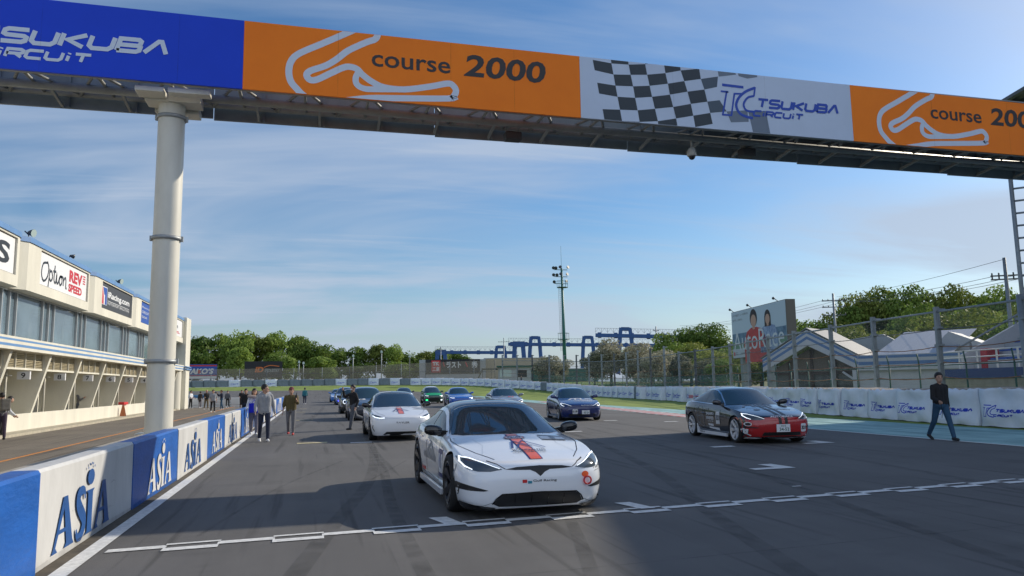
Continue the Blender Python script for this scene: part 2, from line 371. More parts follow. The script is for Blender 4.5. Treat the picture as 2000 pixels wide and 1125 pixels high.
marks('tyre_marks', [([(-.6, 4), (.2, 9), (1.0, 14), (1.5, 21), (1.7, 30)], .20), ([(.9, 4), (1.0, 10), (1.35, 16), (1.6, 24)], .16), ([(-1.2, 9), (-.5, 13), (.6, 17)], .05), ([(.9, 13.2), (1.9, 16.5)], .04), ([(3.2, 3), (4.5, 8), (6.2, 14), (8, 24), (9, 38)], .22), ([(5.0, 2), (6.4, 8), (8.0, 15), (9.4, 26)], .18), ([(8.5, 4), (10.0, 11), (11.2, 20), (11.6, 34)], .20), ([(1.2, 3), (2.2, 6), (3.0, 9)], .14), ([(-1.5, 24), (-.6, 34), (.3, 50), (.8, 70)], .25)], m_rub, .0065)
m_seam = m_rub; marks('tar_seam', [([(6.9, 2), (6.95, 12), (6.9, 30), (6.9, 60)], .03), ([(-1.9, 6.2), (2, 6.35), (7, 6.7), (13, 7.0)], .025), ([(9, 8.1), (11, 8.25), (13, 8.7), (15.4, 8.8)], .02), ([(2.5, 4.2), (5, 4.6), (9, 4.7)], .018)], m_seam, .0055)
# dust and rubble along the wall foot
strip('wall_foot_dirt', [[(-2.33, y), (-2.19, y), (-2.19, y+5), (-2.33, y+5)] for y in range(-10, 85, 5)], M('gutter dirt', (.09, .075, .055), .95, var=.4, vs=6), .006)

# ---------------------------------------------------------------- pit wall
m_blue = M('wall paint blue', (.010, .10, .40), .45, var=.18, vs=1.3, stretch=(1, 1, 3), bump=.35, bs=9, spec=.4); m_white = M('wall paint white', (.57, .57, .56), .5, var=.16, vs=1.6, stretch=(1, 1, .35), bump=.35, bs=9, spec=.4)
m_conc = M('concrete', (.36, .33, .28), .9, var=.25, vs=3, bump=.4, bs=30)
m_navyl = M('lettering blue', (.012, .075, .26), .5, var=.1, vs=5); m_wl = M('lettering white', (.58, .58, .57), .5)
wall = thing('pit_wall', 'long low concrete pit wall painted in blue and white panels with ASIA lettering', 'wall')
b = BM(); box(b, -3.15, -2.56, -20, 17, .0, .75); obj('platform', b, m_conc, wall)
def asia(h, W):
    """crown, dot and serif letters, box W x h"""
    s = []
    def A(x, w_, hh):
        s.append(poly([(x, 0), (x+w_*.26, 0), (x+w_*.17, .06*h), (x+w_*.60, hh), (x+w_*.44, hh), (x+w_*.07, .06*h)]))
        s.append(poly([(x+w_*.55, 0), (x+w_, 0), (x+w_*.93, .06*h), (x+w_*.62, hh), (x+w_*.44, hh), (x+w_*.64, .06*h)]))
        s.append(poly([(x+w_*.2, hh*.32), (x+w_*.75, hh*.32), (x+w_*.72, hh*.40), (x+w_*.24, hh*.40)]))
    A(0, W*.33, h*.62); A(W*.68, W*.32, h*.62)
    s.append(stroke(catmull([(W*x, h*y) for x, y in [(.49, .48), (.475, .585), (.42, .60), (.38, .54), (.385, .44), (.43, .34), (.48, .24), (.485, .13), (.44, .03), (.38, .04), (.36, .14)]], 3), [.018*W+.055*W*math.sin(PI*i/30) for i in range(31)]))
    s.append(poly([(W*x, h*y) for x, y in [(.51, 0), (.66, 0), (.63, .04), (.63, .53), (.66, .57), (.51, .57), (.545, .53), (.545, .04)]]))
    s.append(poly([(W*(.585+.062*math.sin(a)), h*(.735+.105*math.cos(a))) for a in [2*PI*i/16 for i in range(16)]]))
    for k in range(5): s.append(oval(W*(.585+.062*(k-2)/2), h*(.865+.05*(1-((k-2)/2)**2)), W*.008, h*.018, 8))
    return s
edges = [(-20, 'b'), (2.2, 'w'), (4.9, 'b'), (7.6, 'w'), (11.25, 'b'), (14.6, 'w'), (18.4, 'b'), (22.0, 'w'), (26.4, 'b'), (30.2, 'w'), (34, 'b'), (38, 'w'), (42, 'b'), (46, 'w'), (50, 'b'), (54, 'w'), (58, 'b'), (62, 'w'), (66, 'b'), (70, 'w'), (74, 'b'), (84, None)]
for k, (y0, c) in enumerate(edges[:-1]):
    y1 = edges[k+1][0]; b = BM(); dx = .012*((k*7) % 3); n_ = max(2, int((y1-y0)/1.2))
    prof = [(-2.56, 0), (-2.33+dx, 0), (-2.335+dx, .86), (-2.355+dx, .89), (-2.54, .89), (-2.56, .87)]; rr = []
    for i in range(n_+1):
        y = y0+.004+(y1-y0-.008)*i/n_; j = (((i*37+k*11) % 7)-3)*.0012
        rr.append([b.verts.new((x+(j if x > -2.5 else 0), y, z+(j*1.2 if z > .5 else 0))) for x, z in prof])
    for a, d in zip(rr, rr[1:]):
        for i in range(6): b.faces.new((a[i], a[(i+1) % 6], d[(i+1) % 6], d[i]))
    b.faces.new(rr[0]); b.faces.new(rr[-1][::-1]); fixn(b)
    pn = obj('wall_panel', b, m_blue if c == 'b' else m_white, wall)
    if y0 < 0 or y1-y0 < 2 or y0 == 4.9: continue
    W_ = min(2.4, (y1-y0)*.56); st = 8.05 if y0 == 7.6 else y0+((y1-y0)-W_)*(.42 if k % 2 else .62)
    art_plane('lettering', asia(.80, W_), m_navyl if c == 'w' else m_wl, pn, (-2.322+dx, st, .07), (0, 1, 0), (0, 0, 1), .001, lv=.0004)
rs = random.Random(3)
for pn in [o for o in COL.objects if o.name.startswith('wall_panel')]:
    ys = [v.co.y for v in pn.data.vertices]; y0, y1 = min(ys), max(ys)
    if y0 < 2 or y0 > 40: continue
    L_ = []
    for k in range(5):
        y = rs.uniform(y0+.2, y1-.8); z = rs.uniform(.06, .5); l = rs.uniform(.2, .6); L_.append(stroke([(y, z), (y+l*.5, z+rs.uniform(-.02, .03)), (y+l, z+rs.uniform(-.04, .05))], [.004, rs.uniform(.012, .035), .003]))
    L_.append(poly([(y0+.01, .0), (y1-.01, .0), (y1-.01, .05), ((y0+y1)/2, .09), (y0+.01, .06)]))
    art_plane('scuff_mark', L_, m_rub, pn, (-2.313, 0, 0), (0, 1, 0), (0, 0, 1), .002, lv=.0003)
# joint posts seen as narrow dark strips on far panels
# ---------------------------------------------------------------- gantry
m_steel = M('gantry steel grey', (.24, .28, .30), .55, var=.15, vs=2); m_steel2 = M('gantry steel tube', (.26, .27, .26), .5, var=.15, vs=3)
m_cream = M('cream paint', (.66, .64, .56), .42, var=.13, vs=1.5, stretch=(1, 1, .3), bump=.1, bs=5); m_grey = M('galvanised grey', (.33, .35, .36), .5, .3, var=.15, vs=6)
m_bb = M('banner blue', (.006, .055, .62), .5, spec=.25, var=.05, vs=.8); m_bo = M('banner orange', (1.0, .22, .008), .5, spec=.25, var=.09, vs=.8); m_bw = M('banner white', (.56, .64, .78), .5, spec=.25, var=.05, vs=.7)
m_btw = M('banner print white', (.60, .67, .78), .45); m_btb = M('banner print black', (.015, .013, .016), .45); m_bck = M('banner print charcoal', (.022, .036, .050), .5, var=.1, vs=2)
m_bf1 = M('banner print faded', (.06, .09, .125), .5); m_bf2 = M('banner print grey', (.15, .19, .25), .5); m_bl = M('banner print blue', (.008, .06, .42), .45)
gan = thing('gantry', 'overhead start gantry with orange, white and blue banners on a cream column', 'gantry', (0, 0, 0))
GY = 15.3; sl_ = -.0078
gz = lambda x: sl_*(x+1.5)
def banner(x0, x1, mat):
    b = BM(); v = [(x0, 7.49+gz(x0)), (x1, 7.49+gz(x1)), (x1, 8.92+gz(x1)), (x0, 8.92+gz(x0))]
    prism(b, v, (0, GY, 0), (1, 0, 0), (0, 0, 1), (0, 1, 0), .05); return obj('banner', fixn(b), mat, gan)
clipb = [((0, 7.50-sl_*-1.5+0, 0), (-sl_*-1, -1, 0)), ((0, 8.91-sl_*-1.5, 0), (-sl_, 1, 0))]
clipb = [((0, 7.495+sl_*1.5, 0), (sl_, -1, 0)), ((0, 8.915+sl_*1.5, 0), (-sl_, 1, 0))]
BA = dict(O=(0, GY, 0), U=(1, 0, 0), V=(0, 0, 1))
# course outline, measured on the first orange banner
CA = [(.96, 9.13), (.57, 8.9), (.03, 8.59), (-.41, 8.34), (-.57, 8.17), (-.62, 7.95), (-.58, 7.73), (-.45, 7.57), (-.31, 7.44), (-.05, 7.32), (.46, 7.40), (.98, 7.50), (1.61, 7.55), (2.65, 7.63), (2.76, 7.69), (2.81, 7.82), (2.74, 7.93), (2.62, 7.96), (2.25, 7.86), (1.71, 7.75), (1.29, 7.76), (1.04, 7.86), (.85, 7.99), (.74, 8.1), (.62, 8.14), (.47, 8.12), (.19, 7.96), (-.06, 7.81), (-.2, 7.79), (-.27, 7.88), (-.2, 7.98), (.1, 8.12), (.32, 8.28), (.55, 8.49), (.92, 8.71), (1.09, 8.79), (1.15, 8.9), (1.16, 9.06)]
CB = [(.77, 8.05), (.71, 7.92), (.73, 7.78), (.87, 7.7), (1.1, 7.7), (1.71, 7.75)]
def course(bn, dx, dz, s=1):
    pt = lambda L: [(x*s+dx, (z-8.2)*s+8.2+dz) for x, z in L]
    art_plane('course_map', [stroke(catmull(pt(CA), 4), .135*s), stroke(catmull(pt(CB), 4), .125*s)], m_btw, bn, off=.003, clip=clipb, **BA)
    art_plane('lettering', [T2('course', 1.03*s+dx, 8.20+dz, 1.66*s, .26*s, bold=.012, shear=-.012), T2('2000', 2.98*s+dx, 8.16+dz, 1.80*s, .50*s, bold=.025, italic=.16, shear=-.01)], m_btb, bn, off=.006, **BA)
b0 = banner(-12, -1.5, m_bb)
art_plane('lettering', wide('TSUKUBA', -6.25, 8.02, 3.40, .33, .085)+wide('CiRCUiT', -6.15, 7.735, 1.92, .21, .06), m_btw, b0, off=.004, **BA)
art_plane('emblem', tc_logo(-7.7, 7.74, .95), m_btw, b0, off=.004, **BA)
b1 = banner(-1.495, 5.62, m_bo); course(b1, 0, 0)
b2 = banner(5.625, 12.70, m_bw)
RW = [[(5.91, 9.05), (6.36, 9.02), (6.78, 9.03), (7.2, 9.07), (7.67, 9.09), (8.06, 9.08), (8.52, 9.08)],
[(5.94, 8.81), (6.39, 8.77), (6.81, 8.78), (7.22, 8.83), (7.69, 8.92), (8.09, 9.02), (8.55, 9.1), (9.0, 9.19)],
[(5.98, 8.57), (6.43, 8.51), (6.85, 8.54), (7.26, 8.58), (7.72, 8.66), (8.11, 8.76), (8.59, 8.85), (9.06, 8.94), (9.5, 9.03)],
[(6.03, 8.28), (6.47, 8.25), (6.9, 8.27), (7.31, 8.32), (7.77, 8.41), (8.19, 8.51), (8.62, 8.6), (9.09, 8.7), (9.55, 8.79), (10.05, 8.88)],
[(6.07, 8.03), (6.51, 7.99), (6.94, 8.0), (7.36, 8.06), (7.81, 8.15), (8.26, 8.26), (8.7, 8.35), (9.1, 8.44), (9.6, 8.55), (10.1, 8.66)],
[(6.14, 7.67), (6.56, 7.69), (6.99, 7.71), (7.42, 7.78), (7.88, 7.86), (8.33, 7.97), (8.76, 8.06), (9.08, 8.12)],
[(6.18, 7.42), (6.6, 7.43), (7.03, 7.44), (7.48, 7.49), (7.94, 7.59), (8.38, 7.69), (8.82, 7.79), (9.25, 7.86), (9.8, 7.93), (10.2, 7.98)],
[(6.21, 7.2), (6.63, 7.19), (7.07, 7.19), (7.51, 7.23), (7.98, 7.33), (8.42, 7.42), (8.87, 7.53), (9.35, 7.6), (9.82, 7.65), (10.3, 7.69)]]
# rows 1..: a flag whose even rows start with a black cell
pk, pf, pg = [], [], []
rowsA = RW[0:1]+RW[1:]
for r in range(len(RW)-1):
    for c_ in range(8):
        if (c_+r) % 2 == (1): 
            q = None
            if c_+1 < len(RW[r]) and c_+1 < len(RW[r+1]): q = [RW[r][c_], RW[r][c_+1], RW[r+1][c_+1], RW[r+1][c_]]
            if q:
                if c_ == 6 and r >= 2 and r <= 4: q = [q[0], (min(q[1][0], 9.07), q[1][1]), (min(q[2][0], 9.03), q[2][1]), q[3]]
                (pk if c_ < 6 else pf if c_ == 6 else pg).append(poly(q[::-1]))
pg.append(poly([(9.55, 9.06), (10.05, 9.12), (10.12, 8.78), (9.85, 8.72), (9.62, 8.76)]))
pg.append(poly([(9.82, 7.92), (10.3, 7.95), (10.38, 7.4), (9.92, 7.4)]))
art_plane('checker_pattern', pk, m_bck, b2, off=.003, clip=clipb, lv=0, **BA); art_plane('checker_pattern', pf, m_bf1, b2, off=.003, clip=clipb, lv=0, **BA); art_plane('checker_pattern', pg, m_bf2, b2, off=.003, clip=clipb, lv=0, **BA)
art_plane('emblem', tc_logo(9.12, 7.75, .78), m_bl, b2, off=.006, **BA)
art_plane('lettering', wide('TSUKUBA', 10.06, 8.01, 2.28, .25, .062)+wide('CiRCUiT', 9.95, 7.79, 1.36, .165, .045), m_bl, b2, off=.006, **BA)
b3 = banner(12.705, 19.9, m_bo); course(b3, 14.07, -.07, .958)
b4 = banner(19.905, 27, m_bb)
for bn_, xs_ in ((b0, (-9.9, -7.5, -5.1, -2.7)), (b1, (.35, 2.7, 4.1)), (b2, (7.9, 10.3)), (b3, (15.1, 17.5))): art_plane('panel_joint', [rect(x-.006, x+.006, 7.51+gz(x), 8.90+gz(x)) for x in xs_], m_rub, bn_, off=.009, **BA)
b = BM(); box(b, 8.5, 27, 15.4, 17.08, 8.83, 8.86); obj('sun_shield', b, m_steel, gan)  # added unseen sheet over the truss, keeps bright sun stripes off its tubes
b = BM()
for k in range(8): box(b, -12+39/8*k+.01, -12+39/8*(k+1)-.01, 17.1, 17.15, 7.42+gz(-12+39/8*k), 8.85)
for k in range(30): bar(b, (-11.6+k*1.3, 17.08, 7.45+gz(-11.6+k*1.3)), (-11.6+k*1.3, 17.08, 8.8), .05)
obj('back_panel', b, m_steel, gan)
b = BM()
for (y, z) in ((15.55, 7.62), (16.95, 7.72), (15.55, 8.75), (16.95, 8.75)): tube(b, (-12, y, z+gz(-12)), (27, y, z+gz(27)), .085, n=10)
tube(b, (-12, 16.3, 7.60+gz(-12)), (27, 16.3, 7.60+gz(27)), .09, n=10)
k = 0; x = -12
while x < 26:
    for (p, q) in (((x, 15.55), (x+.65, 16.95)), ((x+.65, 16.95), (x+1.3, 15.55))): tube(b, (p[0], p[1], 7.66+gz(x)), (q[0], q[1], 7.70+gz(x)), .035, n=6)
    tube(b, (x, 15.5, 7.62+gz(x)), (x, 17.0, 7.7+gz(x)), .035, n=6); tube(b, (x, 15.6, 7.62+gz(x)), (x+.65, 15.6, 8.75), .04, n=6); tube(b, (x+.65, 15.6, 8.75), (x+1.3, 15.6, 7.62), .04, n=6)
    bar(b, (x+.3, 16.3, 7.56+gz(x)), (x+.3, 17.05, 7.46+gz(x)), .07, .05); x += 1.3
obj('truss', b, m_steel2, gan)
b = BM(); tube(b, (-2.93, 16.2, .75), (-2.93, 16.2, 7.45), .255, n=40, caps=False); box(b, -3.3, -2.55, 15.95, 16.45, .74, .76)
colm = obj('column', b, m_cream, gan)
for z in (2.13, 4.58, 7.08):
    b = BM(); lathe(b, [(.258, -.035), (.285, -.035), (.285, .035), (.258, .035)], 40, Matrix.Translation((-2.93, 16.2, z)), False, close=True)
    for s in (-1, 1): box(b, -2.93+s*.28-.03, -2.93+s*.28+.03, 16.16, 16.24, z-.05, z+.05)
    obj('collar', b, m_grey, colm)
b = BM(); box(b, -3.5, -2.98, 15.5, 15.9, 7.38, 7.48); box(b, -3.4, -2.35, 15.9, 16.35, 7.34, 7.52); box(b, -2.9, -2.12, 15.5, 15.75, 7.38, 7.49); box(b, -3.3, -2.45, 16.4, 16.8, 7.28, 7.44); beveled(b, .015); obj('bearing', b, m_cream, gan)
# right-hand column, beyond the picture
b = BM(); tube(b, (25.5, 16.2, 0), (25.5, 16.2, 7.3), .26, n=24, caps=False); obj('column', b, m_cream, gan)
# camera and loudspeakers hanging from it
b = BM(); tube(b, (0, 0, .36), (0, 0, .12), .03, n=8); lathe(b, [(.03, .16), (.09, .10), (.115, .0), (.12, -.06), (.10, -.08)], 18); cc = thing('security_camera', 'white dome security camera hanging under the gantry below the chequered banner', 'camera', (8.84, 16.3, 7.13))
obj('housing', b, M('camera housing', (.55, .55, .52), .3), cc); b = BM(); ball(b, (0, 0, -.08), .085, .085, .09); obj('dome', b, M('dark dome', (.02, .02, .025), .08), cc)
for (x, lb) in ((4.35, 'dark box loudspeaker hanging under the gantry below the orange banner'), (10.45, 'dark box loudspeaker under the gantry right of the hanging camera')):
    t = thing('loudspeaker', lb, 'loudspeaker', (x, 16.45, 7.18), group='loudspeakers under the gantry')
    b = BM(); box(b, -.19, .19, -.13, .13, 0, .2); beveled(b, .03); obj('cabinet', b, M('speaker dark', (.03, .03, .032), .6), t); b = BM(); bar(b, (-.15, 0, .2), (-.15, 0, .42), .03); bar(b, (.15, 0, .2), (.15, 0, .42), .03); obj('bracket', b, m_steel2, t)

# ---------------------------------------------------------------- pit building
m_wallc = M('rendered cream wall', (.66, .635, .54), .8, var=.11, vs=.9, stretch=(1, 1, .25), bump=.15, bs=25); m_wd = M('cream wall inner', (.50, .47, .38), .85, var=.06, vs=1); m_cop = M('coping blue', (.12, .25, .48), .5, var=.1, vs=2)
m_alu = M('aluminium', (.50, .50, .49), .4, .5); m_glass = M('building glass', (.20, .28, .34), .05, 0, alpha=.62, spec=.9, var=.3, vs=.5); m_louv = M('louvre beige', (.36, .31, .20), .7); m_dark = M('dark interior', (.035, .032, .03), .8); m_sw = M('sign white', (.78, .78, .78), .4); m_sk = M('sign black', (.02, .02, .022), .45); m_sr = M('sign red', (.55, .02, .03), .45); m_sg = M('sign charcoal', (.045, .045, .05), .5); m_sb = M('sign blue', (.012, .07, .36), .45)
bld = thing('pit_building', 'two-storey cream pit building with garages, glazed upper floor and sponsor signs', 'building')
mods = [4.2, 13.1, 22.0, 30.9, 39.8, 48.7, 57.6]
for m0 in mods:
    m1 = m0+8.9
    plan = [(-11.6, m0+.0), (-10.78, m0+.02), (-10.42, m0+.55), (-10.40, m0+.9), (-10.40, m1-.5), (-10.46, m1-.2), (-10.78, m1-.02), (-11.6, m1)]
    b = BM(); 
    for z0, z1, ins in ((5.33, 7.14, 0),):
        a = [b.verts.new((x, y, z0)) for x, y in plan]; c = [b.verts.new((x, y, z1)) for x, y in plan]
        for i in range(len(a)-1):
            if i == 3: continue
            b.faces.new((a[i], a[i+1], c[i+1], c[i]))
        b.faces.new(a[::-1])
        y0, y1 = plan[3][1], plan[4][1]; s0, s1 = m0+1.85, m0+8.3   # recess for the sign
        for (ya, yb, za, zb) in ((y0, s0, z0, z1), (s1, y1, z0, z1), (s0, s1, z0, 5.72), (s0, s1, 7.06, z1)):
            b.faces.new([b.verts.new(q) for q in ((-10.4, ya, za), (-10.4, yb, za), (-10.4, yb, zb), (-10.4, ya, zb))])
        for q in (((-10.4, s0, 5.72), (-10.5, s0, 5.72), (-10.5, s0, 7.06), (-10.4, s0, 7.06)), ((-10.4, s1, 5.72), (-10.5, s1, 5.72), (-10.5, s1, 7.06), (-10.4, s1, 7.06)), ((-10.4, s0, 5.72), (-10.4, s1, 5.72), (-10.5, s1, 5.72), (-10.5, s0, 5.72)), ((-10.4, s0, 7.06), (-10.4, s1, 7.06), (-10.5, s1, 7.06), (-10.5, s0, 7.06))): b.faces.new([b.verts.new(v) for v in q])
    bmesh.ops.remove_doubles(b, verts=b.verts, dist=.001); fixn(b); fa = obj('fascia', b, m_wallc, bld)
    b = BM(); pl2 = [(x+(.05 if x > -11 else 0), y) for x, y in plan]
    prism(b, pl2, (0, 0, 7.13), (1, 0, 0), (0, 1, 0), (0, 0, 1), .19); obj('coping', fixn(b), m_cop, bld)
    b = BM(); box(b, -10.50, -10.47, m0+1.9, m0+8.25, 5.76, 7.02); sg = obj('sign_panel', b, m_sg if m0 == 39.8 else m_sb if m0 == 48.7 else m_sw, bld)
    SA = dict(O=(-10.468, m0+1.9, 5.76), U=(0, 1, 0), V=(0, 0, 1)); 
    if m0 == 22.0:
        art_plane('lettering', [T2('HKS', 1.3, .25, 4.6, .78, bold=.03, italic=.1)], m_sk, sg, **SA)
    elif m0 == 30.9:
        op = [[(.95, .95), (.45, .85), (.3, .45), (.55, .18), (.95, .35), (1.1, .75), (.9, 1.0)], [(1.25, .75), (1.2, .4), (1.12, -.0)], [(1.2, .6), (1.45, .68), (1.6, .45), (1.4, .28), (1.22, .38)], [(1.85, .98), (1.78, .4), (2.0, .28), (2.1, .65), (2.12, .35), (2.3, .3), (2.5, .6), (2.72, .62), (2.8, .4), (2.6, .26), (2.45, .42), (2.6, .62), (2.95, .6), (2.98, .28)], [(3.0, .5), (3.2, .66), (3.32, .55), (3.33, .26), (3.45, .22)], [(1.65, .72), (2.0, .74)]]
        art_plane('lettering', [stroke(catmull(q, 4), .095) for q in op], m_sk, sg, **SA)
        art_plane('lettering', [T2('REV', 3.75, .58, 1.9, .52, bold=.05), T2('SPEED', 3.7, .14, 1.95, .36, bold=.045)]+[rect(5.75, 6.1, .72+i*.11, .78+i*.11) for i in range(4)], m_sr, sg, **SA)
    elif m0 == 39.8:
        art_plane('lettering', [T2('iRacing.com', 1.3, .52, 4.7, .42, bold=.03), T2('MOTORSPORT SIMULATIONS', 1.3, .26, 4.7, .13), rect(1.3, 6.0, .43, .455)], m_sw, sg, **SA)
        art_plane('lettering', [rect(.12, 1.15, .18, 1.1)], m_sw, sg, **SA)
        art_plane('lettering', [poly([(.16, .2), (.55, .2), (.5, .6), (.28, 1.06), (.16, 1.06)])], m_sr, sg, off=.006, **SA); art_plane('lettering', [poly([(.75, .2), (1.1, .2), (1.1, 1.06), (.35, 1.06), (.55, .72), (.72, .66)])], m_sb, sg, off=.006, **SA)
    elif m0 == 48.7:
        art_plane('lettering', [T2('Racing', .5, .9, 2.2, .14), T2('CIRCUIT', .5, .6, 2.0, .16), T2('TSUKUBA', .4, .3, 1.6, .14)], m_sw, sg, **SA); art_plane('lettering', [poly([(2.4, .05), (3.1, .05), (3.9, .9), (3.4, .9)]), poly([(3.3, .05), (3.7, .05), (4.6, 1.1), (4.2, 1.1)])], M('sign cyan', (.02, .35, .6), .4), sg, **SA)
    elif m0 == 57.6:
        art_plane('lettering', [T2('Option', 1.2, .5, 3.2, .4, bold=.03)], m_sk, sg, **SA); art_plane('lettering', [rect(2, 5, .3, .36), rect(2.4, 5.3, .2, .25)], m_sr, sg, **SA)
    # upper floor glazing
    b = BM(); box(b, -10.98, -10.95, m0+.0, m1, 3.56, 5.34); gl = obj('window_band', b, m_glass, bld)
    b = BM()
    for q in range(2):
        pc = m0-.15+4.27*q+(0 if q == 0 else .0)
        for dd in (-.30, .42, 1.1): box(b, -10.95, -10.86, pc+dd+.1, pc+dd+.17, 3.56, 5.34)
    box(b, -10.95, -10.85, m0, m1, 3.55, 3.62); box(b, -10.95, -10.85, m0, m1, 5.27, 5.335); obj('mullions', b, m_alu, gl)
# slab with stripes
b = BM(); box(b, -13, -10.30, 4.2, 66.4, 3.08, 3.54); sb_ = obj('floor_slab', b, m_wallc, bld)
b = BM(); box(b, -10.30, -10.296, 4.2, 66.4, 3.39, 3.46); box(b, -10.30, -10.296, 4.2, 66.4, 3.19, 3.28); obj('stripe', b, m_cop, sb_)
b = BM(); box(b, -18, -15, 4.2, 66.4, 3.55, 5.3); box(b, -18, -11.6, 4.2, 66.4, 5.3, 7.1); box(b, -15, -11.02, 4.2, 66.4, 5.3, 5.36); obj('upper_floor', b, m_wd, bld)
b = BM()
for k in range(14): box(b, -12.2, -11.8, 6.3+k*4.27, 6.7+k*4.27, 3.54, 5.3)
obj('inner_column', b, m_wallc, bld)
b = BM()
for k in range(28): box(b, -13.6, -12.2, 5.2+k*2.14, 5.35+k*2.14, 5.24, 5.29)
obj('ceiling_lamp', b, M('ceiling lamp', (.8, .8, .78), .5), bld)
m_ch = M('chair blue', (.20, .38, .50), .5); ch0 = None
for k in range(15):
    y = 29.2+k*.72+(2.5 if k > 8 else 0)
    if ch0 is None:
        ch0 = thing('chair', '', 'chair', (-11.75, y, 3.545), 0, 'light blue chairs behind the upper floor windows'); b = BM(); box(b, -.22, .22, -.25, .25, .40, .46); beveled(b, .02); obj('seat', b, m_ch, ch0)
        b = BM(); box(b, -.26, -.20, -.25, .25, .50, .95); beveled(b, .025); obj('backrest', b, m_ch, ch0)
        for sx, sy_ in ((-.2, -.2), (-.2, .2), (.2, -.2), (.2, .2)): b = BM(); bar(b, (sx, sy_, 0), (sx, sy_, .42), .03); obj('leg', b, m_alu, ch0)
        t = ch0
    else: t = copy_tree(ch0); t.location = (-11.75, y, 3.545)
for t in [o for o in COL.objects if o.name.startswith('chair') and not o.parent]: t['label'] = 'light blue chair in the row behind the upper floor glass of the pit building'
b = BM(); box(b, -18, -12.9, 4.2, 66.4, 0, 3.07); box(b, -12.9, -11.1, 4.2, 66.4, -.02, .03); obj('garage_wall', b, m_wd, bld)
for i in range(-5, 9):
    y = 30.75+4.27*i; 
    if y > 66: continue
    b = BM(); prism(b, [(-12.9, .03), (-11.12, .03), (-11.12, .74), (-10.5, 3.08), (-12.9, 3.08)], (0, y-.10, 0), (1, 0, 0), (0, 0, 1), (0, 1, 0), .20); obj('fin', fixn(b), m_wallc, bld)
    if i < -2 or y+4.2 > 66: continue
    b = BM(); box(b, -10.82, -10.78, y+.1, y+4.17, 2.42, 2.50); 
    for q in range(5): box(b, -10.80, -10.74, y+.12+q*1.0, y+.16+q*1.0, 2.5, 3.07)
    lv_ = obj('louvre_frame', b, m_wallc, bld); b = BM()
    for q in range(9): box(b, -10.86, -10.80, y+.1, y+4.17, 2.52+q*.062, 2.55+q*.062)
    obj('louvre', b, m_louv, lv_)
    b = BM(); box(b, -12.4, -12.3, y+1.9, y+4.17, .03, 3.07); box(b, -12.3, -11.5, y+1.9, y+1.98, .03, 3.0); obj('partition', b, m_wallc, bld)
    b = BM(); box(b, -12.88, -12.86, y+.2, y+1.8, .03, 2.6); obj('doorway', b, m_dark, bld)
    b = BM(); tube(b, (-11.3, y+1.9, .6), (-11.3, y+1.9, 3.05), .05, n=8); obj('post', b, m_wallc, bld)
    if i >= 0 and i < 8:
        b = BM(); box(b, -11.02, -10.58, y+2.15, y+2.27, 2.06, 2.36); bo = obj('number_board', b, m_sw, bld)
        art_plane('lettering', [T2(str(9-i), -10.88, 2.11, .15, .2, bold=.02)], m_sk, bo, (0, y+2.15, 0), (1, 0, 0), (0, 0, 1), .002)
        b = BM(); tube(b, (-11.3, y+1.6, 2.2), (-11.0, y+1.6, 2.2), .015, n=6); obj('bracket', b, m_alu, bo)
b = BM(); box(b, -12.3, -10.2, 66.4, 68.6, 0, 7.45); box(b, -10.6, -10.1, 66.2, 67.0, 0, 3.08); beveled(b, .06, 3); obj('end_tower', b, m_wallc, bld)
b = BM(); box(b, -10.22, -10.06, 66.2, 68.64, 3.39, 3.46); box(b, -10.22, -10.06, 66.2, 68.64, 3.19, 3.28); obj('stripe', b, m_cop, bld)
b = BM(); lathe(b, [(.55, 0), (.55, 3.1)], 28, Matrix.Translation((-10.9, 65.6, 0)), False); obj('round_pier', b, m_wallc, bld)
b = BM(); box(b, -11.27, -11.09, 12, 65.2, 0, .74); beveled(b, .012); lw = tag(obj('low_wall', b, m_wallc), 'cream waist-high wall running in front of the pit garages', 'wall')
b = BM(); box(b, -11.08, -10.32, 12, 65, 0, .10); tag(obj('kerb', b, M('kerb stone', (.42, .38, .29), .85, var=.2, vs=4)), kind='structure')
# objects on the building
m_lamp = M('lamp housing', (.06, .07, .08), .4, .3); m_lens = M('lamp glass', (.45, .55, .52), .1)
fl = thing('floodlight', 'dark floodlight on a hooked arm on the parapet, left of the Option sign', 'floodlight', (-10.6, 31.9, 7.32), R(-20), 'floodlights on the pit building roof')
b = BM(); tube(b, (0, 0, 0), (0, 0, .22), .03); tube(b, (0, 0, .22), (.0, -.28, .36), .03); obj('arm', b, m_lamp, fl)
b = BM(); lathe(b, [(.06, 0), (.13, .12), (.2, .3)], 16, Matrix.Translation((0, -.05, .34)) @ Matrix.Rotation(R(100), 4, 'Y')); obj('housing', b, m_lamp, fl)
b = BM(); lathe(b, [(.01, .3), (.195, .305), (.195, .32)], 16, Matrix.Translation((0, -.05, .34)) @ Matrix.Rotation(R(100), 4, 'Y')); obj('lens', b, m_lens, fl)
fl.scale = (.75, .75, .75)
f2 = copy_tree(fl); f2.location = (-10.5, 36.5, 7.3); f2.rotation_euler.z = R(30); f2.scale = (.6, .6, .5); f2['label'] = 'small pale floodlight on the parapet above the Option sign'
f3 = copy_tree(fl); f3.location = (-10.6, 45.5, 7.32); f3['label'] = 'dark floodlight on the parapet above the iRacing.com sign'
fe = thing('traffic_cone', 'small orange folded warning stand at the foot of the cream wall', 'warning stand', (-10.85, 49.0, .10))
b = BM(); prism(b, [(-.14, 0), (.14, 0), (.05, .62), (-.05, .62)], (0, 0, 0), (1, 0, 0), (0, .25, 1), (0, 1, 0), .03); obj('front_board', fixn(b), M('stand orange', (.45, .14, .05), .5), fe)
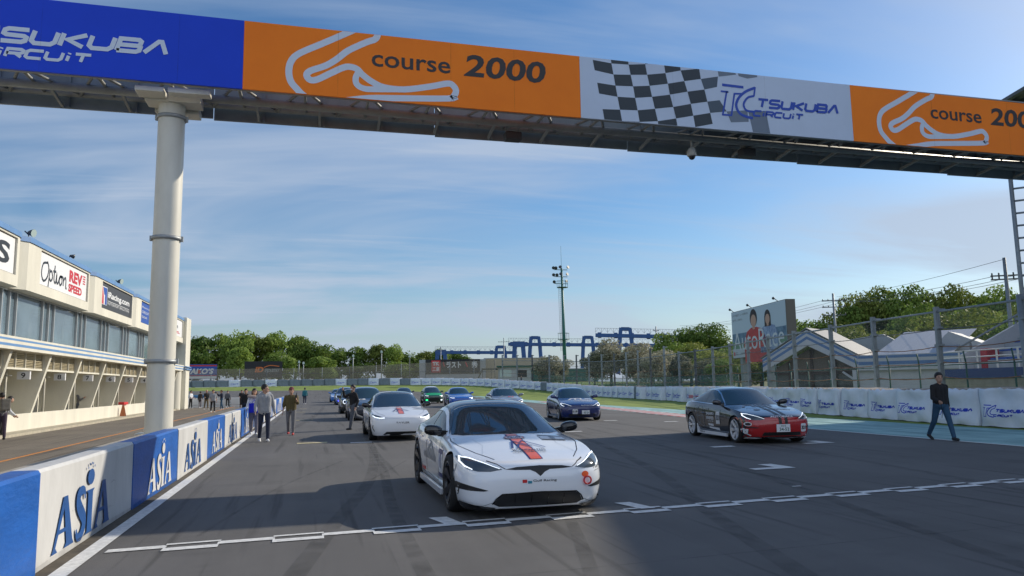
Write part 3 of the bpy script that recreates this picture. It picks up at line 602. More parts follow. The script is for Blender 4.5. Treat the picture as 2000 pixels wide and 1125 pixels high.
b = BM(); prism(b, [(-.14, 0), (.14, 0), (.05, .62), (-.05, .62)], (0, .34, 0), (1, 0, 0), (0, -.25, 1), (0, 1, 0), .03); obj('rear_board', fixn(b), M('stand orange'), fe)
fe['category'] = 'warning stand'; fe.name = 'warning_stand'
# white plastic blocks and blue pads at the end of the pit lane
bm_ = BM(); 
m_pl = M('white plastic', (.72, .72, .70), .45); pos = [(-11.6+i*1.22, 72.6+i*.06) for i in range(6)]; first = None
for i, (x, y) in enumerate(pos):
    if first is None:
        first = thing('plastic_barrier', 'x', 'barrier', (x, y, 0), 0, 'white plastic barriers at the end of the pit lane'); b = BM()
        for z, d in ((0, .28), (.22, .24), (.44, .2), (.66, .16)): box(b, -.58, .58, -d, d, z, z+.17)
        box(b, -.55, .55, -.12, .12, 0, .8); obj('block', b, m_pl, first); t = first
    else: t = copy_tree(first); t.location = (x, y, 0); t.rotation_euler.z = R((i*37) % 11-5)
    pass
for k, t in enumerate([o for o in COL.objects if o.name.startswith('plastic_barrier')]): t['label'] = f'white ribbed plastic block at the pit lane end, {"first second third fourth fifth sixth".split()[k]} in its row from the building'
b = BM(); box(b, -14.5, -10.3, 86, 87.2, 0, 1.0); beveled(b, .12, 3); tag(obj('crash_pad', b, M('pad blue', (.06, .2, .36), .5, var=.1, vs=2)), 'long blue padded crash barrier behind the white plastic blocks', 'crash pad')
# ---------------------------------------------------------------- cars
m_tyre = M('tyre rubber', (.018, .018, .018), .8, bump=.2, bs=40); m_blk = M('gloss black', (.008, .008, .009), .12, coat=.6); m_sat = M('satin black', (.015, .015, .016), .5); m_rimk = M('rim black', (.02, .02, .022), .3, .3, coat=.4); m_rimw = M('rim white', (.62, .64, .66), .3, .2, coat=.4); m_rims = M('rim silver', (.4, .41, .42), .3, .8)
m_win = M('car glass', (.035, .055, .072), .035, 0, coat=.6, spec=.9); m_wins = M('car side glass', (.012, .020, .024), .05, spec=.28); m_winb = M('car glass bluish', (.03, .06, .075), .05, spec=.8); m_cal = M('caliper red', (.5, .02, .01), .4); m_disc = M('brake disc', (.18, .18, .18), .35, .9)
m_chr = M('chrome', (.7, .7, .7), .12, 1); m_led = M('led light', (.9, .95, 1), .3, emit=(.85, .93, 1), es=1.3); m_lens2 = M('headlamp lens', (.07, .09, .11), .06, spec=.8); m_arch = M('arch liner', (.008, .008, .008), .9)
m_gw = M('decal white', (.72, .74, .76), .4); m_gk = M('decal black', (.015, .015, .02), .4); m_go = M('decal orange', (.85, .12, .015), .3, coat=.5); m_gn = M('decal navy', (.02, .03, .16), .35); m_gg = M('decal grey', (.22, .25, .28), .4); m_gr = M('decal red', (.6, .03, .03), .35)
def paint(n, c, rough=.22, metal=0, coat=1): return M('paint '+n, c, rough, metal, coat=coat)
# rings: front fascia -> tail; each point (x, y, z); rows from sill centre to roof centre
RG = [
 [(0, -2.30, .18), (.46, -2.33, .19), (.47, -2.40, .30), (.48, -2.42, .42), (.48, -2.425, .52), (.47, -2.41, .60), (.46, -2.385, .665), (.45, -2.34, .695), (.40, -2.27, .715), (0, -2.25, .73)],
 [(0, -2.2, .175), (.74, -2.22, .18), (.79, -2.28, .28), (.80, -2.30, .42), (.80, -2.29, .53), (.78, -2.265, .62), (.75, -2.22, .675), (.69, -2.16, .72), (.42, -2.15, .745), (0, -2.14, .76)],
 [(0, -1.95, .17), (.86, -1.97, .175), (.925, -2.01, .26), (.95, -2.03, .42), (.952, -2.02, .56), (.93, -1.98, .67), (.875, -1.93, .75), (.76, -1.90, .775), (.44, -1.90, .792), (0, -1.90, .81)],
 [(0, -1.5, .16), (.87, -1.5, .165), (.95, -1.5, .25), (.978, -1.5, .42), (.985, -1.5, .59), (.965, -1.5, .75), (.895, -1.49, .848), (.76, -1.48, .842), (.43, -1.48, .858), (0, -1.48, .872)],
 [(0, -1.05, .16), (.86, -1.05, .165), (.93, -1.05, .24), (.955, -1.05, .42), (.965, -1.05, .60), (.945, -1.05, .79), (.885, -1.10, .878), (.77, -1.12, .886), (.42, -1.16, .91), (0, -1.2, .922)],
 [(0, -.72, .16), (.86, -.72, .165), (.925, -.72, .235), (.948, -.72, .42), (.962, -.72, .61), (.94, -.72, .80), (.885, -.74, .908), (.80, -.76, .928), (.44, -.92, .950), (0, -.99, .958)],
 [(0, -.3, .16), (.86, -.3, .165), (.925, -.3, .235), (.948, -.3, .42), (.962, -.3, .63), (.938, -.3, .845), (.875, -.3, .945), (.735, -.34, 1.125), (.44, -.44, 1.172), (0, -.48, 1.187)],
 [(0, .1, .16), (.86, .1, .165), (.925, .1, .235), (.948, .1, .42), (.962, .1, .64), (.938, .1, .88), (.868, .1, .965), (.67, .04, 1.315), (.42, -.02, 1.375), (0, -.04, 1.388)],
 [(0, .55, .16), (.86, .55, .165), (.925, .55, .235), (.948, .55, .42), (.965, .55, .65), (.945, .55, .90), (.858, .55, .99), (.645, .52, 1.372), (.40, .5, 1.428), (0, .5, 1.445)],
 [(0, 1.0, .16), (.86, 1.0, .165), (.93, 1.0, .24), (.955, 1.0, .42), (.975, 1.0, .66), (.96, 1.0, .92), (.87, 1.0, 1.0), (.64, .98, 1.335), (.40, .97, 1.388), (0, .97, 1.405)],
 [(0, 1.48, .17), (.87, 1.48, .175), (.95, 1.48, .26), (.98, 1.48, .42), (.99, 1.48, .64), (.98, 1.48, .90), (.90, 1.48, 1.005), (.645, 1.47, 1.19), (.38, 1.46, 1.25), (0, 1.45, 1.27)],
 [(0, 1.92, .2), (.84, 1.92, .205), (.92, 1.92, .30), (.95, 1.93, .45), (.962, 1.93, .66), (.95, 1.93, .88), (.875, 1.92, .995), (.70, 1.91, 1.045), (.40, 1.9, 1.095), (0, 1.9, 1.11)],
 [(0, 2.3, .26), (.76, 2.28, .27), (.84, 2.30, .38), (.875, 2.32, .52), (.88, 2.32, .68), (.865, 2.32, .84), (.80, 2.30, .965), (.66, 2.3, 1.01), (.40, 2.3, 1.025), (0, 2.3, 1.03)],
 [(0, 2.42, .30), (.46, 2.43, .31), (.48, 2.46, .42), (.48, 2.49, .54), (.48, 2.50, .68), (.47, 2.49, .82), (.46, 2.49, .93), (.45, 2.47, .985), (.38, 2.46, 1.005), (0, 2.46, 1.01)]]
AX0 = 1.48
def warp(p, s):
    """(x,y,z) of the master body to a car with other length, width, height"""
    x, y, z = p; wb, fo, ro = s['wb']/2, s['fo'], s['ro']
    if y < -AX0: y = -wb+(y+AX0)*fo/.945
    elif y > AX0: y = wb+(y-AX0)*ro/1.02
    else: y = y*wb/AX0
    return (x*s['w']/1.98, y, (z if z < .5 else .5+(z-.5)*(s['h']-.5)/.945)-s.get('dz', .0)-max(0, .30-z)*.3)
def car_body(s):
    b = BM(); G = []
    rings = [[list(p) for p in r] for r in RG]
    mod = s.get('mod')
    if mod: mod(rings)
    for r in rings:
        row = []
        for j, p in enumerate(r):
            x, y, z = warp(p, s)
            if j in (0, 9): v = b.verts.new((0, y, z)); row.append((v, v))
            else: row.append((b.verts.new((x, y, z)), b.verts.new((-x, y, z))))
        G.append(row)
    for a, c in zip(G, G[1:]):
        for j in range(9):
            for k in (0, 1):
                q = [a[j][k], c[j][k], c[j+1][k], a[j+1][k]]; q = [v for i, v in enumerate(q) if v not in q[:i]]
                b.faces.new(q if k == 0 else q[::-1])
    for ring, sg in ((G[0], -1), (G[-1], 1)):
        mid = [ring[0][0]]+[None]*8+[ring[9][0]]; y0 = ring[4][0].co.y+sg*.012
        for j in range(2, 8):
            v = b.verts.new((0, ring[j][0].co.y+sg*.012, ring[j][0].co.z)); mid[j] = v
        for k in (0, 1):
            L = [r[k] for r in ring]; fl_ = []
            fl_.append((L[1], mid[0], mid[2], L[2]))
            for j in range(2, 7): fl_.append((L[j], mid[j], mid[j+1], L[j+1]))
            fl_.append((L[7], mid[7], mid[9], L[8]))
            for q in fl_: b.faces.new(q)
    fixn(b)
    cr = b.edges.layers.float.get('crease_edge') or b.edges.layers.float.new('crease_edge')
    for gi in range(len(G)-1):
        for j, c_ in ((1, .5), (6, s.get('cr', .6))):
            for k in (0, 1):
                e = b.edges.get((G[gi][j][k], G[gi+1][j][k]))
                if e: e[cr] = c_
    for gi, js, c_ in ((5, (6, 7, 8), .95), (7, (7, 8), .3)):
        for j in js:
            for k in (0, 1):
                e = b.edges.get((G[gi][j][k], G[gi][j+1][k]))
                if e: e[cr] = c_
    me = D.meshes.new('body'); b.to_mesh(me); b.free()
    o = D.objects.new('tmp', me); COL.objects.link(o); md = o.modifiers.new('s', 'SUBSURF'); md.levels = 3; md.render_levels = 3
    dg = C.evaluated_depsgraph_get(); sm = D.meshes.new_from_object(o.evaluated_get(dg), preserve_all_data_layers=False, depsgraph=dg)
    D.objects.remove(o)
    bb = BM(); bb.from_mesh(sm); bvh = BVHTree.FromBMesh(bb); bb.free()
    # wheel arches
    o = D.objects.new('tmp', sm); COL.objects.link(o); sm.materials.append(m_arch); sm.materials.append(m_arch)
    b = BM(); R_ = s.get('arch', .375)
    for y in (-s['wb']/2, s['wb']/2):
        for sg in (-1, 1): tube(b, (sg*(s['w']/2-.31), y, s['rw']+.005), (sg*(s['w']/2+.2), y, s['rw']+.005), R_, n=40)
    for f in b.faces: f.material_index = 1
    cm_ = D.meshes.new('cut'); b.to_mesh(cm_); b.free(); cm_.materials.append(m_arch); cm_.materials.append(m_arch)
    cu = D.objects.new('cut', cm_); COL.objects.link(cu)
    bo = o.modifiers.new('b', 'BOOLEAN'); bo.object = cu; bo.operation = 'DIFFERENCE'; bo.solver = 'EXACT'
    dg = C.evaluated_depsgraph_get(); fm = D.meshes.new_from_object(o.evaluated_get(dg), preserve_all_data_layers=False, depsgraph=dg)
    D.objects.remove(o); D.objects.remove(cu)
    for p in fm.polygons: p.use_smooth = True
    fm.set_sharp_from_angle(angle=R(38))
    return fm, bvh
WHC = {}
def wheel_parts(r, wd, mat, style):
    key = (r, mat.name, style)
    if key in WHC: return WHC[key]
    b = BM(); w2 = wd/2; rr = r*.76
    lathe(b, [(rr, -w2*.9), (r*.90, -w2), (r*.97, -w2*.85), (r, -w2*.5), (r, w2*.5), (r*.97, w2*.85), (r*.90, w2), (rr, w2*.9)], 40, Matrix.Rotation(PI/2, 4, 'Y'), False, close=True); fixn(b)
    ty = D.meshes.new('tyre'); b.to_mesh(ty); b.free(); ty.materials.append(m_tyre)
    b = BM(); m = Matrix.Rotation(PI/2, 4, 'Y')
    lathe(b, [(rr*.97, -w2*.8), (rr*1.01, -w2*.8), (rr*1.01, w2*.92), (rr*.93, w2*.92), (rr*.93, w2*.5), (rr*.97, w2*.3)], 40, m, False, close=True)
    ns = {'multi': 10, 'six': 6, 'five': 5}[style]; ws = {'multi': .026, 'six': .05, 'five': .085}[style]
    for i in range(ns):
        a = 2*PI*i/ns
        for da in ((-.10, .10) if style != 'five' else (0,)):
            p = Vector((w2*.35, .05*math.cos(a), .05*math.sin(a))); q = Vector((w2*.86, rr*.95*math.cos(a+da), rr*.95*math.sin(a+da))); bar(b, p, q, ws, .03)
    lathe(b, [(.02, w2*.6), (.062, w2*.58), (.075, w2*.2)], 16, m); fixn(b)
    ri = D.meshes.new('rim'); b.to_mesh(ri); b.free(); ri.materials.append(mat)
    b = BM(); lathe(b, [(rr*.72, -.02), (rr*.72, .01), (.08, .012), (.08, .03)], 30, m); hu = D.meshes.new('hub'); b.to_mesh(hu); b.free(); hu.materials.append(m_disc)
    b = BM(); 
    for k in range(5): 
        a = R(150+k*12); box(b, -.05, .055, -.03, .03, rr*.55, rr*.82, 0, Matrix.Rotation(a, 4, 'X'))
    ca = D.meshes.new('cal'); b.to_mesh(ca); b.free(); ca.materials.append(m_cal)
    WHC[key] = (ty, ri, hu, ca); return WHC[key]
BODY = {}
def sym(poly_): return [poly_, [(-x, y) for x, y in poly_][::-1]]
def car(kind, spec, loc, yaw, label, cat='car', body=None, roofm=None, rim=None, style='multi', mirror=None, low=None, group=None, glass=None, lights='sedan', det=1):
    """the nose points to local -Y"""
    t = thing('car' if cat == 'car' else cat.replace(' ', '_'), label, cat, (*loc, tz(*loc)), yaw, group); s = spec
    if kind not in BODY: BODY[kind] = car_body(s)
    me, bvh = BODY[kind]; bm_ = me.copy(); bm_.materials[0] = body; bo = obj('body', bm_, None, t)
    X = lambda L: [warp((x, y, 0), s)[:2] for x, y in L]
    Sd = lambda L: [(warp((0, y, z), s)[1], warp((0, y, z), s)[2]) for y, z in L]
    Fr = lambda L: [(warp((x, 0, z), s)[0], warp((x, 0, z), s)[2]) for x, z in L]
    top = dict(O=(0, 0, 3), U=(1, 0, 0), V=(0, 1, 0)); frt = dict(O=(0, -4, 0), U=(1, 0, 0), V=(0, 0, 1)); st = .055 if det else .14
    g = glass or m_win; oy = s.get('ws', 0); ry = s.get('ry', 0)
    ws = [(-.785, -.70+oy), (-.64, -.82+oy), (-.36, -.93+oy), (0, -.975+oy), (.36, -.93+oy), (.64, -.82+oy), (.785, -.70+oy), (.72, -.32+oy*.6), (.645, .0+oy*.4), (.35, -.05+oy*.4), (0, -.07+oy*.4), (-.35, -.05+oy*.4), (-.645, .0+oy*.4), (-.72, -.32+oy*.6)]
    art_proj('windscreen', [poly(X(ws))], g, t, bvh, off=.005, step=st, **top)
    rf = [(-.635, .035+oy*.4), (-.35, -.02+oy*.4), (0, -.04+oy*.4), (.35, -.02+oy*.4), (.635, .035+oy*.4), (.61, .6), (.60, 1.15+ry), (.3, 1.2+ry), (-.3, 1.2+ry), (-.60, 1.15+ry), (-.61, .6)]
    if roofm: art_proj('roof_panel', [poly(X(rf))], roofm, t, bvh, off=.006, step=st, **top)
    rw = [(-.52, 1.24+ry), (.52, 1.24+ry), (.60, 1.85+ry), (0, 1.93+ry), (-.60, 1.85+ry)]
    art_proj('rear_window', [poly(X(rw))], g, t, bvh, off=.005, step=st*2, **top)
    for sg in (-1, 1):
        sd = dict(O=(sg*3, 0, 0), U=(0, sg, 0), V=(0, 0, 1)); q = lambda L: [(y*sg, z) for y, z in Sd(L)]
        ht = s.get('ht', 0)
        fw = [(-.62+oy, .955), (-.34+oy*.8, 1.085), (-.08+oy*.5, 1.215), (.2, 1.305), (.50, 1.338), (.50, .985), (-.2, .965)]
        rw_ = [(.56, .99), (.56, 1.338), (.85, 1.325+ht*.2), (1.15, 1.25+ht*.5), (1.40, 1.135+ht), (1.58, 1.045+ht*.6), (1.52, 1.025), (1.2, 1.015)]
        art_proj('side_window', [poly(q(fw))], m_wins if g is m_win else g, t, bvh, off=.005, step=st, **sd)
        art_proj('side_window', [poly(q(rw_))], m_wins if g is m_win else g, t, bvh, off=.005, step=st, **sd)
        fr_ = [(-.68+oy, .943), (-.34+oy*.8, 1.10), (-.08+oy*.5, 1.232), (.2, 1.323), (.53, 1.356), (.87, 1.342+ht*.2), (1.18, 1.27+ht*.5), (1.44, 1.15+ht), (1.64, 1.04+ht*.6), (1.54, 1.005), (1.2, .995), (.5, .97), (-.2, .95)]
        art_proj('window_trim', [stroke(q(fr_), .022, True)], s.get('trim', m_blk), t, bvh, off=.009, step=.3, **sd)
        if det:
            art_proj('door_seam', [stroke(q([(.50, .97), (.52, .7), (.50, .32), (-.50, .30), (-.60, .5), (-.60, .8), (-.50, .955)]), .011), stroke(q([(1.14, .98), (1.22, .8), (1.12, .6), (1.05, .32), (.54, .30), (.55, .7), (.53, .97)]), .011)], m_sat, t, bvh, off=.002, step=.12, **sd)
            art_proj('charge_flap_line', [stroke(q([(-1.02, .62), (-.96, .76), (-.80, .80)]), .005)], m_sat, t, bvh, off=.002, step=.2, **sd)
            art_proj('door_handle', [poly(q([(.22, .80), (.40, .805), (.40, .835), (.22, .83)])), poly(q([(.92, .82), (1.08, .825), (1.08, .855), (.92, .85)]))], m_chr if kind == 'S' else m_gg, t, bvh, off=.012, step=.3, **sd)
        if roofm: art_proj('roof_rail', [stroke([(sg*x_, y_) for x_, y_ in X([(.835, -.74+oy), (.765, -.34+oy*.8), (.695, .03+oy*.4), (.672, .3), (.665, .6), (.662, .98)])], .042)], body, t, bvh, off=.011, step=.10, **top)
        # headlamp
        def H(L): return [(x*sg, z) for x, z in Fr(L)] if sg > 0 else [(-x, z) for x, z in Fr(L)]
        HL = {'sedan': [(.46, .622), (.60, .598), (.74, .598), (.84, .620), (.905, .680), (.915, .750), (.87, .762), (.72, .722), (.58, .672)],
              'slim': [(.52, .655), (.66, .645), (.80, .668), (.915, .715), (.90, .765), (.80, .742), (.66, .700)],
              'round': [(.66+.14*math.cos(a), .70+.13*math.sin(a)) for a in [2*PI*i/16 for i in range(16)]],
              'wide': [(.50, .66), (.66, .64), (.82, .66), (.93, .72), (.93, .78), (.84, .775), (.66, .73), (.52, .70)]}[lights]
        art_proj('headlight', [poly(H(HL))], m_lens2, t, bvh, off=.005, step=.03 if det else .1, **frt)
        if lights == 'round': led = [stroke(H([(.66+.115*math.cos(a), .70+.105*math.sin(a)) for a in [2*PI*i/16 for i in range(16)]]), .03, True)]
        elif lights == 'slim': led = [stroke(H([(.55, .662), (.70, .658), (.83, .685), (.89, .725)]), .022)]
        elif lights == 'wide': led = [stroke(H([(.56, .668), (.72, .668), (.86, .70)]), .028)]
        else: led = [stroke(H([(.49, .630), (.66, .692), (.80, .738), (.885, .752), (.897, .700), (.86, .650), (.79, .617)]), [.005, .007, .009, .012, .016, .016, .008])]
        art_proj('daytime_light', led, m_led, t, bvh, off=.009, step=.04, **frt)
        # mirror
        mm = obj('mirror', mirror_mesh(), [mirror or body], t); mx_ = s['w']/2; wy = warp((0, -.56+oy, 0), s)[1]; wz = warp((0, 0, .985), s)[2]
        mm.location = (sg*(mx_-.10), wy, wz); mm.scale = (sg, 1, 1)
        # wheels
        for y in (-s['wb']/2, s['wb']/2):
            ty, ri, hu, ca = wheel_parts(s['rw'], s.get('tw', .245), rim or m_rims, style)
            h = obj('wheel', hu, None, t); h.location = (sg*(s['w']/2-.135), y, s['rw']); h.rotation_euler = (0, 0, 0 if sg > 0 else PI)
            obj('tyre', ty, None, h); obj('rim', ri, None, h)
            if s.get('cal'): obj('brake_caliper', ca, None, h)
    return t, bo, bvh, dict(X=X, Sd=Sd, Fr=Fr, top=top, frt=frt, st=st, s=s, q=lambda sg: (lambda L: [(y*sg, z) for y, z in Sd(L)]), sd=lambda sg: dict(O=(sg*3, 0, 0), U=(0, sg, 0), V=(0, 0, 1)))
_mm = []
def mirror_mesh():
    if not _mm:
        b = BM(); m = Matrix.Translation((.13, .01, .03)) @ Matrix.Rotation(R(-8), 4, 'Y') @ Matrix.Diagonal((.125, .085, .075, 1))
        rr = []
        for k in range(9):
            a = -PI/2+PI*k/8; x = math.sin(a); c = max(.04, math.cos(a))**.55
            rr.append([b.verts.new(m @ Vector((x, c*math.copysign(abs(math.cos(t_))**.7, math.cos(t_)) if math.cos(t_) < 0 else c*.35*math.cos(t_), c*math.copysign(abs(math.sin(t_))**.75, math.sin(t_))))) for t_ in [2*PI*i/16 for i in range(16)]])
        for a, c in zip(rr, rr[1:]):
            for i in range(16): b.faces.new((a[i], a[(i+1) % 16], c[(i+1) % 16], c[i])).smooth = True
        b.faces.new(rr[0][::-1]); b.faces.new(rr[-1]); bar(b, (-.10, .02, -.035), (.06, .01, -.01), .09, .035); fixn(b)
        me = D.meshes.new('mirror'); b.to_mesh(me); b.free(); _mm.append(me)
    return _mm[0].copy()
def plate(t, bvh, k, x, z, top_, main, w_=.33, h_=.165, hit=None):
    b = BM(); y = hit; box(b, x-w_/2, x+w_/2, y-.012, y, z-h_/2, z+h_/2); p = obj('number_plate', b, m_gw, t)
    art_plane('lettering', [T2(main, x-w_*.30, z-h_*.36, w_*.72, h_*.42, bold=.02), T2(top_, x-w_*.2, z+h_*.18, w_*.4, h_*.2)], M('plate green', (.02, .09, .06), .5), p, (0, y-.012, 0), (1, 0, 0), (0, 0, 1), .002)
P_S = dict(wb=2.96, fo=.94, ro=1.07, w=1.93, h=1.405, dz=.035, rw=.352, tw=.265, arch=.385, cal=True)
P_3 = dict(wb=2.875, fo=.84, ro=.98, w=1.85, h=1.44, rw=.335, arch=.365)
def modY(r):
    for i, dz in ((9, .03), (10, .11), (11, .17), (12, .05)):
        for j in (7, 8, 9): r[i][j][2] += dz
P_Y = dict(wb=2.89, fo=.87, ro=.99, w=1.92, h=1.60, rw=.36, arch=.39, mod=modY, ht=.05)
def modM(r):
    for i, (dy, dz) in {3: (0, .06), 4: (-.0, .06), 5: (.10, .06), 6: (.12, .12), 7: (-.02, .04), 9: (.05, .05), 10: (.12, .17), 11: (.15, .28), 12: (0, .32), 13: (0, .1)}.items():
        for j in (6, 7, 8, 9):
            r[i][j][2] += dz if j > 6 or i < 5 else .0; 
            if j > 6: r[i][j][1] += dy
    for i in range(7, 12):
        r[i][7][0] += .06
    for j in (6, 7, 8, 9): r[2][j][2] += .05; r[1][j][2] += .06; r[0][j][2] += .05
P_M = dict(wb=2.5, fo=.72, ro=.62, w=1.75, h=1.46, rw=.31, arch=.34, mod=modM, ht=.10, ws=.10, ry=.2)
def modH(r):
    for i, dz in ((3, .03), (4, .03), (9, .05), (10, .16), (11, .24), (12, .16)):
        for j in (7, 8, 9): r[i][j][2] += dz
P_H = dict(wb=2.7, fo=.9, ro=.85, w=1.79, h=1.55, rw=.32, arch=.35, mod=modH, ht=.09)
P_D = dict(wb=2.92, fo=.97, ro=1.08, w=1.885, h=1.47, rw=.35, arch=.38)

# --- the white car at the front of the grid
pw = paint('pearl white', (.86, .88, .90), .25)
def hero():
    t, bo, bvh, k = car('S', P_S, (2.60, 11.22), R(0), 'white race-liveried saloon with orange stripe at the head of the grid', body=pw, roofm=m_blk, rim=m_rimk, style='five', mirror=m_blk)
    F_, T_ = k['frt'], k['top']; pj = lambda n, a, m, fr=F_, **kw: art_proj(n, a, m, t, bvh, **{**dict(off=.004, step=.04), **fr, **kw})
    pj('nose_grille', [poly([(-.42, .582), (-.28, .606), (0, .616), (.28, .606), (.42, .582), (.30, .574), (.12, .570), (.06, .545), (0, .495), (-.06, .545), (-.12, .570), (-.30, .574)])], m_sat)
    pj('lower_intake', [poly([(-.55, .185), (-.51, .25), (-.45, .295), (0, .31), (.45, .295), (.51, .25), (.55, .185), (.48, .15), (0, .145), (-.48, .15)])], m_sat)
    pj('intake_frame', [stroke([(-.56, .185), (-.52, .252), (-.455, .302), (0, .317), (.455, .302), (.52, .252), (.56, .185)], .014)] + [stroke([(x, .16), (x, .29)], .006) for x in (-.3, -.1, .1, .3)], m_blk, off=.01)
    for sg in (-1, 1):
        S_ = lambda L: [(x*sg, z) for x, z in L]
        pj('side_vent', [poly(S_([(.61, .345), (.76, .385), (.92, .425), (.92, .345), (.80, .338), (.66, .335)]))], m_sat); pj('side_vent', [poly(S_([(.89, .41), (.925, .42), (.925, .20), (.90, .185)]))], m_sat)
        pj('splitter', [poly(S_([(.52, .150), (.72, .175), (.93, .215), (.955, .175), (.93, .125), (.52, .105)]))], m_blk, off=.02)
        pj('hood_seam', [stroke([(x*sg, y) for x, y in [(.50, -2.18), (.66, -1.85), (.80, -1.4), (.83, -1.05), (.80, -.80)]], .012)], m_sat, T_, off=.002)
        pj('crease_shade', [stroke([(x*sg, y) for x, y in [(.60, -1.95), (.50, -1.5), (.55, -1.1)]], .004)], m_gg, T_, off=.001)  # grey stroke drawn in as the shade of a bonnet fold
    pj('bumper_seam', [stroke([(x*sg, z) for x, z in [(.415, .588), (.46, .612), (.50, .640), (.60, .672)]], .009) for sg in (-1, 1)], m_sat, off=.002)
    pj('bumper_seam', [stroke([(x*sg, z) for x, z in [(.56, .20), (.66, .16), (.80, .165), (.92, .19)]], .007) for sg in (-1, 1)]+[stroke([(x*sg, z) for x, z in [(.905, .62), (.93, .52), (.935, .44)]], .006) for sg in (-1, 1)], m_gg, off=.002)
    pj('bonnet_stripe', [poly([(-.085, -2.26), (.085, -2.26), (.085, -1.0), (-.085, -1.0)])], m_gn, T_, off=.004)
    pj('bonnet_stripe', [poly([(-.068, -2.262), (.068, -2.262), (.068, -1.0), (-.068, -1.0)])], m_go, T_, off=.007)
    pj('bonnet_badge', [oval(.0, -1.2, .15, .095, 24)], m_gw, T_, off=.009); pj('bonnet_badge', [stroke([(.14*math.cos(a), -1.2+.085*math.sin(a)) for a in [2*PI*i/24 for i in range(24)]], .010, True), T2('Gulf', -.095, -1.24, .19, .085, bold=.03)], m_gn, T_, off=.011)
    pj('bonnet_badge', [stroke([(.125*math.cos(a), -1.2+.07*math.sin(a)) for a in [2*PI*i/24 for i in range(24)]], .010, True)], m_go, T_, off=.011)
    # mountain emblem: bars fanning from the stripe
    pj('emblem', [stroke([(-.085, -1.40), (-.175, -1.80)], .028), stroke([(-.04, -1.58), (-.10, -1.80)], .028), stroke([(-.085, -1.40), (.10, -1.72)], .022), stroke([(.05, -1.40), (.26, -1.78)], .024), stroke([(-.04, -1.58), (.09, -1.80)], .02), stroke([(.05, -1.40), (.0, -1.50)], .022)], m_gn, T_, off=.012)
    pj('lettering', [T2('MOUNTAIN PASS', -.20, -1.94, .42, .07, bold=.02), T2('PERFORMANCE', -.19, -2.01, .40, .04, bold=.01)], m_gk, T_, off=.013)
    pj('number_sticker', [rect(.36, .70, -1.32, -1.04)], m_gw, T_, off=.006); pj('lettering', [rect(.36, .70, -1.09, -1.04), rect(.36, .70, -1.32, -1.28), T2('1', .50, -1.25, .07, .13, bold=.06)], m_gg, T_, off=.009)
    pj('lettering', [T2('Gulf Racing', -.09, .425, .29, .034, bold=.01)], m_gk); pj('emblem', [rect(-.22, -.165, .425, .462)], m_gr); pj('emblem', [rect(-.155, -.105, .415, .445)], M('decal teal', (.02, .25, .35), .4))
    pj('lettering', [stroke([(.72, .54), (.76, .585), (.765, .54)], .007), stroke([(.77, .545), (.79, .565), (.80, .55), (.82, .575), (.845, .56)], .007), stroke([(.73, .515), (.84, .53)], .004)], m_gk)
    b = BM(); 
    for i in range(20):
        a, c = 2*PI*i/20, 2*PI*(i+1)/20; tube(b, (.045*math.cos(a), 0, .045*math.sin(a)), (.045*math.cos(c), 0, .045*math.sin(c)), .011, n=6)
    h = bvh.ray_cast(Vector((.60, -4, .475)), Vector((0, 1, 0))); o = obj('tow_ring', b, M('tow red', (.55, .02, .03), .35), t); o.location = (.60, h[0].y-.04, .42)
    pj('emblem', [oval(.58, .49, .05, .035, 14)], m_go, off=.005)
    pj('roof_marking', [rect(-.20, -.03, .30, .44), rect(.10, .27, .30, .44)], m_gw, T_, off=.012, step=.1)
    pj('roof_marking', [rect(-.03, .10, .30, .44)], m_gg, T_, off=.012, step=.1)
    # left flank graphics (the visible one has x < 0)
    for sg in (-1, 1):
        q, sd = k['q'](sg), k['sd'](sg)
        pj('side_sticker', [poly(q([(-.95, .42), (-.62, .42), (-.62, .74), (-.95, .74)]))], m_gw, sd, off=.003)
        L = [T2('1', min(-.84*sg, -.74*sg), .47, .09, .20, bold=.06)]+[poly(q([(-.95, .70), (-.62, .70), (-.62, .76), (-.95, .76)])), poly(q([(-.95, .38), (-.62, .38), (-.62, .44), (-.95, .44)]))]
        pj('side_sticker', L, m_gn, sd, off=.006)
        x0 = (-.45 if sg > 0 else -.75)
        pj('lettering', [T2('MOUNTAIN PASS', x0, .50, 1.15, .09, bold=.02), stroke(q([(-.25, .62), (.1, .80), (.45, .62)]), .045), stroke(q([(-.05, .62), (.1, .70), (.25, .62)]), .035)], m_gg, sd, off=.004)
        pj('side_sticker', [poly(q([(.68, .33), (.86, .33), (.86, .38), (.68, .38)])), poly(q([(.92, .33), (1.0, .33), (1.0, .38), (.92, .38)]))], m_gr, sd)
        b = BM(); 
        prism(b, [(-1.0, 0), (1.0, 0), (1.02, .09), (-1.05, .09)], (sg*.93, 0, .14), (0, 1, 0), (0, 0, 1), (sg, 0, 0), .04); beveled(b, .012); obj('side_skirt', b, pw, t)
    return t
hero()
